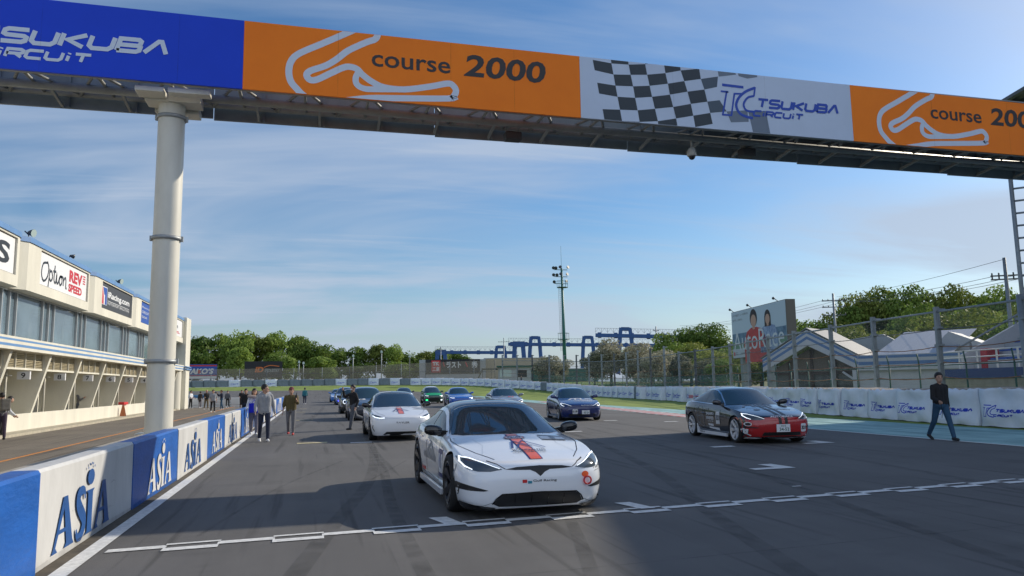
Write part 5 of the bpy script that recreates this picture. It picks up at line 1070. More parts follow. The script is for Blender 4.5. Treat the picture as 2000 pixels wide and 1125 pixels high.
# ---------------------------------------------------------------- gantry cranes
m_cr = M('crane blue', (.03, .10, .28), .55, var=.15, vs=.6); m_crw = M('crane railing', (.45, .45, .44), .6)
def crane(label, p0, p1, z, arches, legs, th=1.15, zr0=0, zr1=99, drop=0):
    t = thing('gantry_crane', label, 'crane', (0, 0, 0), 0, 'blue gantry cranes on the horizon'); A, B = Vector((*p0, z)), Vector((*p1, z-drop)); d = (B-A); L = d.length; u = d.normalized(); n = Vector((-u.y, u.x, 0)).normalized()
    b = BM(); bar(b, A, B, .9, th); 
    for k in range(int(L/4)): bar(b, A+u*(k*4+1)+Vector((0, 0, -th/2-.0)), A+u*(k*4+1)+Vector((0, 0, th/2+.1)), .95, .12)
    obj('beam', b, m_cr, t)
    b = BM(); top = Vector((0, 0, th/2+.05)); k = max(0, zr0)
    while k < min(L, zr1)-1:
        q = A+u*k+top; bar(b, q, q+Vector((0, 0, 1.1)), .07); bar(b, q, q+u*.75+Vector((0, 0, 1.1)), .06); bar(b, q+u*.75+Vector((0, 0, 1.1)), q+u*1.5, .06); k += 1.5
    bar(b, A+top+Vector((0, 0, 1.1)), B+top+Vector((0, 0, 1.1)), .07); obj('railing', b, m_crw, t)
    for s, hh, zb in arches:
        c = A+u*s; b = BM(); w1, w0 = 1.05, 1.35
        P = lambda x, zz: c+n*0+u*x+Vector((0, 0, zz))
        bar(b, P(-w1, hh), P(w1, hh), .9, .9); bar(b, P(-w1, hh+.3), P(-w0, 0), .9, 1.0); bar(b, P(w1, hh+.3), P(w0, 0), .9, 1.0)
        if zb is not None: bar(b, P(-w0, 0), c+u*-2.1+Vector((0, 0, zb-z)), 1.0, 1.0); bar(b, P(w0, 0), c+u*2.1+Vector((0, 0, zb-z)), 1.0, 1.0)
        obj('portal', b, m_cr, t)
    for s, zb, w_ in legs:
        c = A+u*s; b = BM(); 
        for q in (-w_, w_): bar(b, c+u*q*.7, c+u*q*1.25+Vector((0, 0, zb-z)), 1.15, 1.15)
        bar(b, c+u*-w_, c+u*w_, 1.6, 1.3); obj('leg', b, m_cr, t)
crane('blue gantry crane with low beam furthest left on the horizon', (34.9, 227.3), (59, 222), 11.6, [(19.7, 1.7, 1.5)], [(1.8, 1.5, 1.5)], drop=.4)
crane('blue gantry crane behind the floodlight mast with two portal frames', (52.9, 208.4), (116, 181), 13.0, [(7.6, 1.9, 1.5), (22.5, 2.1, 1.5)], [(3.0, 1.5, 1.6)], drop=2.2)
crane('blue gantry crane above the trees, nearest and highest in the photo', (67.5, 177.6), (89.2, 168.0), 13.5, [(7.4, 1.7, 4)], [(22.3, 4, 1.5)], drop=1.1, th=1.3)

# ---------------------------------------------------------------- floodlight mast, poles, wires
m_mast = M('mast green', (.03, .15, .13), .5, var=.1, vs=1)
ms = thing('floodlight_mast', 'tall green floodlight mast with three tiers of lamps and a side ladder', 'mast', (47.4, 142.4, 0))
b = BM(); tube(b, (.2, 0, 1), (-.1, 0, 24.5), .42, .2, n=16); tube(b, (-.1, 0, 24.5), (-.15, 0, 29), .03, n=5); obj('pole', b, m_mast, ms)
b = BM(); 
for x in (-.95, -.65): bar(b, (x+.2, -.3, 8), (x, -.3, 21), .05)
for k in range(32): bar(b, (-.75, -.3, 8.2+k*.4), (-.45, -.3, 8.2+k*.4), .04)
obj('ladder', b, m_crw, ms)
for z, wd in ((20.6, 1.1), (10.2, 1.1)):
    b = BM(); lathe(b, [(wd, 0), (wd, .1)], 14, Matrix.Translation((0, 0, z))); 
    for k in range(10): a = 2*PI*k/10; bar(b, (wd*math.cos(a), wd*math.sin(a), z), (wd*math.cos(a), wd*math.sin(a), z+1.3), .05)
    lathe(b, [(wd, 0), (wd+.05, 0), (wd+.05, .06), (wd, .06)], 14, Matrix.Translation((0, 0, z+1.3)), False, close=True); obj('platform', b, m_mast, ms)
for z, xs in ((24.6, (-1.7, -1.2, -.3, 1.0)), (23.2, (-1.7, -1.0, -.2, .8)), (21.8, (-1.6, .6))):
    b = BM(); bar(b, (-1.6, 0, z-.4), (1.1, 0, z-.4), .12); obj('crossarm', b, m_mast, ms)
    for x in xs:
        b = BM(); lathe(b, [(.08, 0), (.26, .2), (.34, .42)], 12, Matrix.Translation((x, -.1, z)) @ Matrix.Rotation(R(70 if x > -1 else 110), 4, 'X') @ Matrix.Rotation(R(-30 if x < 0 else 30), 4, 'Y')); obj('lamp', b, m_lamp, ms)
def upole(label, x, y, h, arms, arm_w=1.2, z0=0):
    t = thing('utility_pole', label, 'pole', (x, y, z0), R(-30)); b = BM(); tube(b, (0, 0, 0), (0, 0, h), .17, .11, n=10); obj('shaft', b, m_post, t)
    for z in arms:
        b = BM(); bar(b, (-arm_w, 0, z), (arm_w, 0, z), .09); obj('crossarm', b, m_postd, t)
        for q in (-.9, -.45, .5, .95): b = BM(); tube(b, (q*arm_w, 0, z), (q*arm_w, 0, z+.2), .05, n=8); obj('insulator', b, m_lamp, t)
    return t
upole('utility pole with crossarm standing behind the right-hand trees near the ladder tower', 44.5, 40.2, 9.5, [8.3, 8.05], .9); upole('utility pole carrying wires right of the large billboard', 55, 71.3, 11.0, [10.2, 9.5, 8.6])
upole('thin utility pole in front of the nearest crane leg', 60.5, 128, 11.8, [11], .5); upole('thin utility pole left of the blue cranes', 33.0, 205, 12.2, [11], 1.2); upole('thin utility pole behind the TK sign', 47.0, 190, 13.6, [12.6], 1.5)
wires = thing('overhead_wire', 'bundle of overhead wires strung between the utility poles', 'wire')
def wire(p, q, sag, r=.016):
    b = BM(); n_ = 10; f = lambda s: Vector(p).lerp(Vector(q), s)-Vector((0, 0, sag*4*s*(1-s)))
    for k in range(n_): tube(b, f(k/n_), f((k+1)/n_), r, n=4, caps=False)
    obj('strand', b, m_postd, wires)
for dz, dx in ((8.3, -.8), (8.1, 0), (8.0, .8)): wire((44.5+dx*.6, 40.2-dx*.5, dz), (55+dx, 71.3-dx*.6, dz+2), .4); wire((55+dx, 71.3-dx*.6, dz+2), (62+dx, 120, dz+3), .6)
wire((44.5, 40.2, 9.4), (70, 90, 13), .3); wire((44.5, 40.2, 8.2), (40, 10, 8.2), .3)
for (x, y, h) in ((-3.0, 151, 6.8), (-2.2, 151.6, 6.6), (12.4, 149, 8.6), (17.6, 147, 7.6), (7.2, 153, 8)):
    t = thing('lamp_pole', f'thin {"dark" if x > 17 else "grey"} pole rising above the mesh fence, {"just left of the dark one" if 10 < x < 15 else "nearer the left wood" if x < 10 else "by the TK sign"}' if x > 0 else f'short grey pole, {"left" if x < -2.5 else "right"} one of a close pair above the mesh fence', 'pole', (x, y, 1.8), group='thin poles along the far mesh fence'); b = BM(); tube(b, (0, 0, 0), (0, 0, h-1.8), .09, n=7); obj('shaft', b, m_postd if x > 17 else m_post, t)
    b = BM(); box(b, -.2, .2, -.2, .2, h-2.3, h-1.9); obj('lamp', b, m_lens, t)

# ---------------------------------------------------------------- large poster board
bb = thing('billboard', 'large poster board with Auto Race lettering, a red and a blue jacketed figure', 'billboard', (44.7, 75.2, 0)); dx, dy = 42.5-44.7, 61.8-75.2; LB = math.hypot(dx, dy); bb.rotation_euler.z = math.atan2(dy, dx)
b = BM(); box(b, 0, LB, 0, .9, 4.05, 9.15); obj('frame', b, M('billboard frame', (.12, .11, .10), .6), bb); b = BM(); box(b, .1, LB-.1, -.04, -.01, 4.1, 9.1); pn = obj('poster', b, M('poster sky', (.50, .60, .68), .5), bb)
W_ = dict(O=(.1, -.04, 4.1), U=(1, 0, 0), V=(0, 0, 1)); PW = LB-.2
art_plane('poster_print', [rect(0, PW, .0, .95)], M('poster pale', (.50, .54, .60), .5), pn, off=.004, **W_); art_plane('poster_print', [rect(0, PW, .95, 2.6)], M('poster stand blue', (.06, .16, .30), .5, var=.4, vs=1.5, col2=(.2, .33, .45)), pn, off=.004, **W_); art_plane('poster_print', [poly([(0, .95), (PW, .95), (PW, 1.6), (PW*.6, 1.3), (PW*.3, 1.5), (0, 1.7)])], M('poster green', (.12, .25, .16), .5), pn, off=.008, **W_)
skin = M('poster skin', (.55, .33, .24), .6); hair_ = M('poster hair', (.03, .02, .02), .6); jr = M('poster red', (.50, .035, .03), .5, var=.3, vs=1.5); jb = M('poster blue', (.05, .16, .50), .5, var=.4, vs=2, col2=(.45, .55, .7))
def fig(x, z, s, jm, long_):
    _q = lambda a: [([((u-x)*1.5+x, v) for u, v in p], f) for p, f in a]
    art_plane_ = lambda n, a, *r, **k: art_plane(n, _q(a), *r, **k)
    art_plane_('poster_figure', [poly([(x-1.15*s, z-2.4*s), (x-1.2*s, z-1.0*s), (x-.8*s, z-.25*s), (x-.3*s, z-.02*s), (x+.3*s, z-.02*s), (x+.9*s, z-.2*s), (x+1.25*s, z-.9*s), (x+1.3*s, z-2.4*s)])], jm, pn, off=.012, **W_)
    art_plane_('poster_figure', [oval(x, z+.62*s, .40*s, .62*s)]+([poly([(x-.42*s, z+.7*s), (x-.42*s, z-.2*s), (x+.42*s, z-.2*s), (x+.42*s, z+.7*s)])] if long_ else []), hair_, pn, off=.016, **W_); art_plane_('poster_figure', [oval(x, z+.42*s, .30*s, .44*s), rect(x-.13*s, x+.13*s, z-.15*s, z+.1*s)], skin, pn, off=.022, **W_)
fig(PW*.445, 3.0, 1.5, jr, False); fig(PW*.70, 3.05, 1.15, jb, True)
art_plane('poster_figure', [poly([(PW*.37, .8), (PW*.36, 2.2), (PW*.45, 2.5), (PW*.60, 2.2), (PW*.64, .9)])], jr, pn, off=.013, **W_)
art_plane('lettering', [T2('AutoRace', .4, .75, PW-.9, 2.0)], M('poster white', (.62, .66, .70), .5), pn, off=.03, **W_); art_plane('lettering', [T2('バイクが好きで、レースが好きで。', .35, 4.45, 4.3, .24), T2('好きでも、これからも。', .35, 3.95, 2.7, .24)], m_sk, pn, off=.01, **W_); art_plane('emblem', [oval(.45, .42, .2, .25)], m_sr, pn, off=.01, **W_); art_plane('lettering', [rect(.8, 1.3, .5, .6), rect(.8, 1.3, .3, .4), rect(2.2, 8, .4, .5)], m_gg, pn, off=.01, **W_)
for x in (2.0, 8.6): b = BM(); box(b, x-.35, x+.35, .1, .8, 0, 4.05); obj('leg', b, m_post, bb)
for x in (.3, 5.2, 11.5):
    b = BM(); tube(b, (x, .3, 9.1), (x, -.2, 9.45), .04, n=6); ball(b, (x, -.25, 9.45), .17, .14, .14, 10, 6); obj('spotlight', b, m_lamp, bb)

# ---------------------------------------------------------------- gabled building and low hall
m_hw = M('hall white wall', (.50, .52, .55), .8, var=.08, vs=1, bump=.1); m_hb = M('hall blue stripe', (.10, .20, .40), .6, var=.1, vs=1.5); m_roofg = M('ribbed metal roof', (.36, .38, .42), .45, .2, var=.1, vs=1, stretch=(12, .3, 1)); m_brn = M('brown timber', (.06, .045, .038), .8); m_bp = M('beige gable panel', (.17, .145, .12), .85)
hall = thing('hall', 'low white hall with striped gable porch and ribbed metal roof behind the catch fence', 'building', (31.6, 48.2, 0)); ax = math.atan2(43.9-48.6, 34.7-31.6); hall.rotation_euler.z = ax
# local x runs along the front towards the right, y goes back
GW = 5.65; z_e, z_a = 2.95, 5.05
def gab(x0, x1, za, ze, t_, y0, y1): return [(x0, ze-t_), (x0, ze), ((x0+x1)/2-.0, za), (x1, ze), (x1, ze-t_), ((x0+x1)/2, za-t_*1.15)]
bX = 1.85
b = BM(); prism(b, gab(-.6, 6.0, z_a, 3.15, .95, 0, 0), (0, 0, 0), (1, 0, 0), (0, 0, 1), (0, 1, 0), .18); obj('fascia', fixn(b), m_hw, hall)
for k, (o_, t_) in enumerate(((.06, .17), (.42, .20))):
    b = BM(); p = [(-.6, 3.15-o_-t_), (-.6, 3.15-o_), (2.7, z_a-o_*1.05), (6.0, 3.15-o_), (6.0, 3.15-o_-t_), (2.7, z_a-(o_+t_)*1.05)]; prism(b, p, (0, -.004, 0), (1, 0, 0), (0, 0, 1), (0, 1, 0), .006); obj('stripe', fixn(b), m_hb, hall)
b = BM(); prism(b, [(-.75, 3.14), (2.7, z_a+.08), (6.15, 3.14), (6.15, 3.19), (2.7, z_a+.16), (-.75, 3.19)], (0, -.05, 0), (1, 0, 0), (0, 0, 1), (0, 1, 0), 5.0); obj('porch_roof', fixn(b), M('porch roof grey', (.17, .18, .20), .6), hall)
b = BM(); prism(b, [(-.2, 2.0), (-.2, 2.4), (2.7, 3.95), (5.6, 2.4), (5.6, 2.0)], (0, 1.2, 0), (1, 0, 0), (0, 0, 1), (0, 1, 0), .1); obj('gable_wall', fixn(b), m_bp, hall)
b = BM()
for x in (.9, 2.5, 4.1, 5.5): box(b, x-.09, x+.09, 1.08, 1.2, 0, 3.8-abs(x-2.7)*.5)
box(b, -.2, 5.9, 1.05, 1.2, 1.95, 2.15); obj('timber', b, m_brn, hall)
b = BM(); box(b, -.2, 5.6, 1.25, 1.3, 0, 1.98); obj('glazing', b, M('hall glazing', (.10, .12, .12), .2, var=.4, vs=1.2), hall)
b = BM(); box(b, 5.9, 15.2, .3, .5, 0, 2.9); box(b, 5.9, 6.1, .5, 6, 0, 2.9); obj('wall', b, m_hw, hall)
b = BM(); box(b, 6.0, 15.4, -.02, .3, 2.15, 3.15); obj('fascia', b, m_hw, hall)
for z0, z1 in ((2.93, 3.1), (2.5, 2.72)): b = BM(); box(b, 6.02, 15.4, -.03, -.022, z0, z1); obj('stripe', b, m_hb, hall)
b = BM(); prism(b, [(0, 3.15), (7.5, 4.95), (7.5, 4.9), (0, 3.1)], (7.0, 0, 0), (0, 1, 0), (0, 0, 1), (1, 0, 0), 4.6); obj('roof', fixn(b), m_roofg, hall)
b = BM(); prism(b, [(3.0, 0), (3.0, 4.6), (5.5, 4.9), (8, 3.4), (12.5, 4.0), (16, 3.0), (16, 0)], (0, 7.5, 0), (1, 0, 0), (0, 0, 1), (0, 1, 0), .3); prism(b, [(9.5, 3.1), (11.0, 4.55), (14.2, 3.1)], (0, 2.2, 0), (1, 0, 0), (0, 0, 1), (0, 1, 0), 4.5); obj('rear_roof', fixn(b), M('roof pale side', (.40, .43, .47), .6, var=.06), hall)
b = BM(); box(b, 5.55, 5.85, .1, .4, 0, 2.2); bar(b, (5.7, .2, 1.5), (4.9, .2, 2.1), .12); obj('bracket', b, m_hw, hall)
b = BM(); box(b, 12.6, 13.5, .2, .28, 1.0, 2.1); obj('louvre', b, m_louv, hall)

# ---------------------------------------------------------------- grandstand on the right
m_st = M('stand concrete', (.44, .46, .48), .85, var=.12, vs=1.2); m_seat = M('seat blue', (.015, .10, .42), .5); m_nv = M('fascia navy', (.018, .05, .18), .6)
st = thing('grandstand', 'raked concrete grandstand with blue seats, white railings and high corrugated roof', 'grandstand', (31.0, 32.2, 0)); st.rotation_euler.z = R(-105.6+0)
# local x: along the track towards the camera side, local y: away from the track
NR = 12; 
b = BM(); prism(b, [(0, 0), (1.5, 0), (1.5, 2.0), (0, 2.0)], (0, 0, 0), (0, 1, 0), (0, 0, 1), (1, 0, 0), 46); obj('base_wall', fixn(b), M('stand base', (.33, .31, .25), .9, var=.2, vs=1.5), st)
b = BM(); box(b, 0, 46, -.08, .0, 1.55, 2.0); obj('front_band', b, m_nv, st)
b = BM()
for k in range(NR): box(b, .25, 46, 1.5+k*.8, 1.5+NR*.8, 2.0+k*.42-(.0 if k else 2.0), 2.42+k*.42)
obj('terrace', b, m_st, st)
b = BM()
for k in range(NR):
    for q in range(44): box(b, .9+q*1.0, 1.75+q*1.0, 1.62+k*.8, 1.95+k*.8, 2.44+k*.42, 2.52+k*.42)
obj('seat_bench', b, m_seat, st)
b = BM(); prism(b, [(1.0, 1.9), (1.0, 2.75), (1.0+NR*.8, 2.75+NR*.42), (1.0+NR*.8, 0), (1.3, 0)], (0, 0, 0), (0, 1, 0), (0, 0, 1), (1, 0, 0), .22); obj('side_parapet', fixn(b), M('parapet white', (.52, .54, .57), .7, var=.06), st)
b = BM(); tube(b, (.1, .9, 3.1), (.1, 1.0+NR*.8, 3.2+NR*.42), .05, n=8)
for k in range(4): bar(b, (.1, 1.5+k*2.4, 2.95+k*1.26), (.1, 1.5+k*2.4, 3.35+k*1.26), .08)
obj('handrail', b, m_post, st)
b = BM()
for z in (2.25, 2.55, 2.85): tube(b, (.0, .05, z), (46, .05, z), .028, n=6)
for k in range(32): bar(b, (.05+k*1.5, .05, 1.9), (.05+k*1.5, .05, 2.88), .06)
obj('railing', b, m_sw, st)
# roof on steel columns: its front edge and end are placed where the sun throws its shade across the track
_rf = []
rc = Vector((35.2, 31.6, 16.2)); b = BM(); e1 = Vector((1, .32, .20)); e2 = Vector((-.27, -.963, 0)); NW = 62
for i in range(NW+1):
    for j in (0, 1):
        pass
gridv = {}
for i in range(NW+1):
    for j in range(2):
        p = rc+e1*(i*.42)+e2*(j*62); p.z += (.10 if i % 2 else -.10); gridv[i, j] = b.verts.new(p)
for i in range(NW): b.faces.new((gridv[i, 0], gridv[i+1, 0], gridv[i+1, 1], gridv[i, 1]))
rfo = obj('roof_sheet', b, M('corrugated roof', (.16, .17, .18), .6, .3, var=.15, vs=1)); rfo.parent = st; rfo.matrix_parent_inverse = (Matrix.Translation(st.location) @ Matrix.Rotation(st.rotation_euler.z, 4, 'Z')).inverted()
b = BM()
for j in range(9):
    p = rc+e2*(.6+j*7.5); bar(b, p+Vector((0, 0, -.35)), p+e1*26+Vector((0, 0, -.35)), .25, .5)
for i in range(5): p = rc+e1*(i*3.4)+Vector((0, 0, -.2)); bar(b, p, p+e2*62, .15, .25)
rb = obj('roof_beam', b, m_postd); rb.parent = st; rb.matrix_parent_inverse = rfo.matrix_parent_inverse
for j in range(1, 8):
    p = rc+e1*9+e2*(j*8.5); b = BM(); bar(b, (p.x, p.y, 0), (p.x, p.y, p.z-.5), .4); cb = obj('roof_column', b, m_post); cb.parent = st; cb.matrix_parent_inverse = rfo.matrix_parent_inverse
bx = thing('locker', 'red box standing on the grandstand landing behind the white railing', 'box', (32.4, 30.6, 2.0), R(-15)); b = BM(); box(b, -.32, .32, -.25, .25, 0, 1.0); beveled(b, .03); obj('cabinet', b, M('box red', (.45, .02, .03), .5), bx); b = BM(); box(b, -.28, .28, -.27, -.25, .1, .9); obj('door', b, M('box red dark', (.35, .015, .02), .5), bx)
# tower of two tubes with rungs at the right edge
tw = thing('ladder_tower', 'tall steel ladder frame rising past the right end of the gantry', 'tower', (0, 0, 0)); b = BM()
A0, A1 = Vector((33.2, 29.2, 4.4)), Vector((33.2, 29.2, 12.9)); B0, B1 = Vector((34.4, 27.9, 4.4)), Vector((34.4, 27.9, 12.9))
tube(b, (33.2, 29.2, 0), A1, .10, n=10); tube(b, (34.4, 27.9, 0), B1, .10, n=10); obj('stile', b, m_post, tw)
for k in range(15): b = BM(); z = 4.6+k*.62; tube(b, (33.2, 29.2, z), (34.4, 27.9, z), .05, n=8); obj('rung', b, m_post, tw)
for (x, y, z, lb) in ((26.3, 30.2, 3.2, 'small loudspeaker pair on the grey tubular fence post'),):
    pass

# ---------------------------------------------------------------- trees
def leafmat(name, c1_, c2_):
    m = M(name, c1_, .65, spec=.25); t = m.node_tree; n = t.nodes; L = t.links; bs = n['Principled BSDF']; oi = n.new('ShaderNodeObjectInfo'); tc = n.new('ShaderNodeTexCoord')
    nz = n.new('ShaderNodeTexNoise'); nz.inputs['Scale'].default_value = .55; nz.inputs['Detail'].default_value = 5; L.new(tc.outputs['Object'], nz.inputs['Vector'])
    ad = n.new('ShaderNodeMath'); ad.operation = 'MULTIPLY_ADD'; ad.inputs[1].default_value = .45; L.new(oi.outputs['Random'], ad.inputs[0]); L.new(nz.outputs[0], ad.inputs[2])
    cr = n.new('ShaderNodeValToRGB'); cr.color_ramp.elements[0].position = .42; cr.color_ramp.elements[1].position = .95; cr.color_ramp.elements[0].color = (*c1_, 1); cr.color_ramp.elements[1].color = (*c2_, 1)
    L.new(ad.outputs[0], cr.inputs[0]); L.new(cr.outputs[0], bs.inputs['Base Color'])
    tr = n.new('ShaderNodeBsdfTranslucent'); L.new(cr.outputs[0], tr.inputs[0]); mx_ = n.new('ShaderNodeMixShader'); mx_.inputs[0].default_value = .35
    L.new(bs.outputs[0], mx_.inputs[1]); L.new(tr.outputs[0], mx_.inputs[2]); L.new(mx_.outputs[0], n['Material Output'].inputs[0]); return m
lm1 = leafmat('foliage green', (.065, .125, .022), (.27, .37, .075)); lm2 = leafmat('foliage yellow green', (.10, .14, .025), (.30, .34, .07)); lm3 = leafmat('foliage grey green', (.20, .21, .13), (.46, .43, .31)); m_bark = M('bark', (.10, .08, .06), .9, var=.3, vs=4)
def crown(seed, rx, rz, n, leaf, lobes=9, gap=.0):
    lobes += 4
    rnd = random.Random(seed); b = BM(); cs = []
    for i in range(lobes):
        a = rnd.uniform(0, 2*PI); rr = rnd.uniform(.15, .68)*rx; z = (rnd.uniform(-.55, .62) if i < lobes-4 else rnd.uniform(-1.05, -.6))*rz; s = rnd.uniform(.30, .52)
        cs.append((Vector((rr*math.cos(a), rr*math.sin(a), z)), s*rx, s*rz*rnd.uniform(.75, 1.0)))
    cs.append((Vector((0, 0, .25*rz)), .55*rx, .62*rz))
    for i in range(n):
        c, sx_, sz_ = cs[rnd.randrange(len(cs))]
        u = Vector((rnd.gauss(0, 1), rnd.gauss(0, 1), rnd.gauss(.25, 1))).normalized(); k = rnd.uniform(.72, 1.08) if rnd.random() < .82 else rnd.uniform(.3, .8)
        p = c+Vector((u.x*sx_, u.y*sx_, u.z*sz_))*k
        q = Vector((rnd.gauss(0, 1), rnd.gauss(0, 1), rnd.gauss(0, .7))).normalized(); nn = (u*1.1+q).normalized(); t1 = nn.orthogonal().normalized(); t2 = nn.cross(t1); l = leaf*rnd.uniform(.6, 1.35); w_ = l*rnd.uniform(.5, .9)
        b.faces.new([b.verts.new(p+t1*x*l+t2*y*w_) for x, y in ((-.5, -.2), (.1, -.5), (.5, .1), (-.1, .5))])
    me = D.meshes.new('crown'); b.to_mesh(me); b.free(); return me
def trunk(h, r, seed, rx, rz):
    rnd = random.Random(seed); b = BM(); tube(b, (0, 0, 0), (0, 0, h), r, r*.6, n=8)
    for k in range(5): a = rnd.uniform(0, 2*PI); tube(b, (0, 0, h*.8), (rx*.6*math.cos(a), rx*.6*math.sin(a), h+rz*rnd.uniform(.1, .8)), r*.45, r*.15, n=5)
    me = D.meshes.new('trunk'); b.to_mesh(me); b.free(); return me
TV = [(crown(s, 4.2, 4.4, 4200, .52, 10), trunk(4.2, .35, s, 4.2, 4.4)) for s in (1, 2, 3, 4)]
TN = [(crown(s+30, 4.0, 3.6, 7500, .34, 12), trunk(3.4, .3, s, 4.0, 3.6)) for s in (1, 2, 3)]
rt = random.Random(9); tn = 0
def tree(x, y, top, w_, mat, label, group, near_=False, z0=None, squat=1):
    """crown reaches 'top'; w_ = crown half width"""
    global tn; z0 = tz(x, y) if z0 is None else z0; tn += 1
    cr, tr = (TN if near_ else TV)[tn % (3 if near_ else 4)]; bx_, bz, hx = (4.0, 3.6, 3.4) if near_ else (4.2, 4.4, 4.2)
    t = thing('tree', label, 'tree', (x, y, z0), rt.uniform(0, 6.28), group); H_ = top-z0; sz = H_/(hx+bz*1.75) if squat == 1 else H_/(hx+bz*1.75)
    sx_ = w_/bx_
    c = obj('crown', cr.copy() if mat is not lm1 else cr, None, t)
    if not c.data.materials: c.data.materials.append(mat)
    elif c.data.materials[0] is not mat: c.data.materials[0] = mat
    c.location = (0, 0, (hx+bz*.72)*sz); c.scale = (sx_, sx_, sz)
    k = obj('trunk', tr, None, t); k.scale = (sx_, sx_, sz)
    if not tr.materials: tr.materials.append(m_bark)
GL = 'trees beyond the far fence on the left'
def ttop(x): # skyline of the left wood (z) as a function of world x at Y about 200
    P_ = [(-60, 16.5), (-38, 16.6), (-29, 16.0), (-25, 15.3), (-22, 17.8), (-18, 17.3), (-14, 15.8), (-8, 16.6), (-4, 16.2), (-1, 14.6), (1, 12.0), (4, 13.6)]
    for a, c in zip(P_, P_[1:]):
        if a[0] <= x <= c[0]: return a[1]+(c[1]-a[1])*(x-a[0])/(c[0]-a[0])
    return 13
i = 0; x = -58
while x < 2:
    m = lm2 if i % 4 == 1 else lm1
    tree(x, 200+rt.uniform(-3, 5), ttop(x)+rt.uniform(-.5, .6), rt.uniform(4.2, 5.2), m, ('yellow-green' if m is lm2 else 'dark green')+f' tree in the tall far-left wood, {ORD[i]} along from its left end', GL)
    if i % 2 == 0: tree(x+2, 188+rt.uniform(-2, 2), ttop(x)*.68, rt.uniform(3.6, 4.4), lm1, f'lower dark green tree in front of the far-left wood, {ORD[i//2]} from its left end', GL)
    x += rt.uniform(4.2, 5.6); i += 1
x = 2; i0 = i
while x < 44:
    tree(x*1.0, 234+rt.uniform(-3, 5), 13.8+1.4*math.exp(-((x-15)/7)**2)+rt.uniform(-.8, .6), rt.uniform(3.8, 4.8), lm2 if i % 3 == 1 else lm1, ('pale' if i % 3 == 1 else 'dark')+f' green tree in the lower wood left of the cranes, {ORD[i-i0]} from its left end', 'trees in the distant wood left of the cranes')
    if i % 2: tree(x, 224, 9, 4.5, lm1, f'low bushy tree at the foot of the distant wood, {ORD[(i-i0)//2]} from its left end', 'trees in the distant wood left of the cranes')
    x += rt.uniform(4.6, 6.2); i += 1
GMd = 'grey-green blossoming trees between the mast and the billboard'
for x, y, tp, w_, mm_, lb in [(35.8, 116, 6.4, 3.0, lm3, 'rounded grey-green tree just left of the floodlight mast'), (38.6, 118, 5.6, 2.2, lm3, 'small pale tree beside the floodlight mast'), (44.8, 111.5, 9.2, 3.6, lm3, 'tall pale grey-green tree right of the mast'), (48.6, 110, 8.2, 3.4, lm3, 'pale grey-green tree in front of the crane beam'), (42.2, 112, 6.6, 2.6, lm3, 'shorter pale tree left of the tall grey-green tree'), (52.0, 108, 7.0, 3.5, lm3, 'greyish tree second left of the thin pole'), (51.8, 102, 5.9, 3.2, lm3, 'brownish grey tree under the crane beam'), (54.6, 104, 7.4, 3.4, lm2, 'greenish tree behind the thin pole'), (57, 118, 8.6, 3.4, lm1, 'dark green tree seen under the nearest crane'), (52.8, 120, 8.2, 3.4, lm1, 'dark tree under the middle of the nearest crane'),
                               (46.6, 100, 6.2, 3.0, lm3, 'leafy pale tree behind the posts right of the mast'), (55.6, 110, 8.4, 3.8, lm1, 'full green tree right of the thin pole'), (59.8, 112, 8.4, 3.8, lm2, 'yellowish tree in front of the dark trees left of the billboard'), (62, 118, 11.6, 4.0, lm1, 'dark green tree left of the billboard'), (66.5, 117, 12.3, 4.2, lm1, 'tall dark green tree touching the billboard edge'), (58.2, 119.5, 10.6, 3.2, lm1, 'dark tree at the right end of the crane'), (52.4, 93, 6.0, 3.4, lm2, 'yellow-green tree left of the billboard legs'), (55.5, 96, 6.6, 3.4, lm1, 'bushy green tree directly left of the billboard'), (49.0, 88, 4.8, 2.6, lm3, 'low grey shrub-like tree behind the catch fence'), (46.8, 81, 4.4, 2.4, lm1, 'low tree behind the billboard legs'), (50.5, 84, 5.2, 2.8, lm2, 'green tree seen between the billboard legs')]:
    tree(x, y, tp, w_, mm_, lb, None, True)
GR = 'trees on the wooded rise behind the grandstand'
k = 0
for px_, (x, y, tp) in enumerate([(60.5, 88, 8.6), (64, 88.5, 10.2), (66.8, 87.5, 11.2), (69.5, 88, 12.0), (72.2, 88, 14.3), (75, 87, 15.0), (77.6, 85.5, 14.9), (79.8, 83.5, 14.0), (82.4, 84, 13.7), (85, 83.5, 13.9), (84.5, 79, 13.2), (84, 76, 12.8), (84.5, 72, 12.4), (85.5, 68, 12.8), (87, 64, 13), (88, 60, 13), (57.5, 90, 6.4), (62, 78, 8.8), (66, 74, 9.4), (58.6, 74, 7.2), (70, 70, 9.8), (71, 77, 11.4), (74, 66, 9.6), (64, 66, 7.6), (60.5, 69.5, 7.2), (68, 60, 8.2), (72, 56, 8.6), (76, 62, 10.6)]):
    tree(x, y, tp, rt.uniform(3.3, 4.3), [lm1, lm1, lm2, lm1, lm2][k % 5], ('yellow-green' if [0, 0, 1, 0, 1][k % 5] else 'deep green')+f' tree on the wooded rise, {ORD[k] if k < 16 else ORD[k-16]} from the left in its {"upper" if k < 16 else "lower"} row', GR, True); k += 1
tree(55.8, 57.2, 8.0, 4.2, lm2, 'rounded light green tree just behind the grandstand parapet', None, True); tree(52.0, 60.0, 6.4, 3.0, lm2, 'light green tree behind the second roof peak of the hall', None, True)
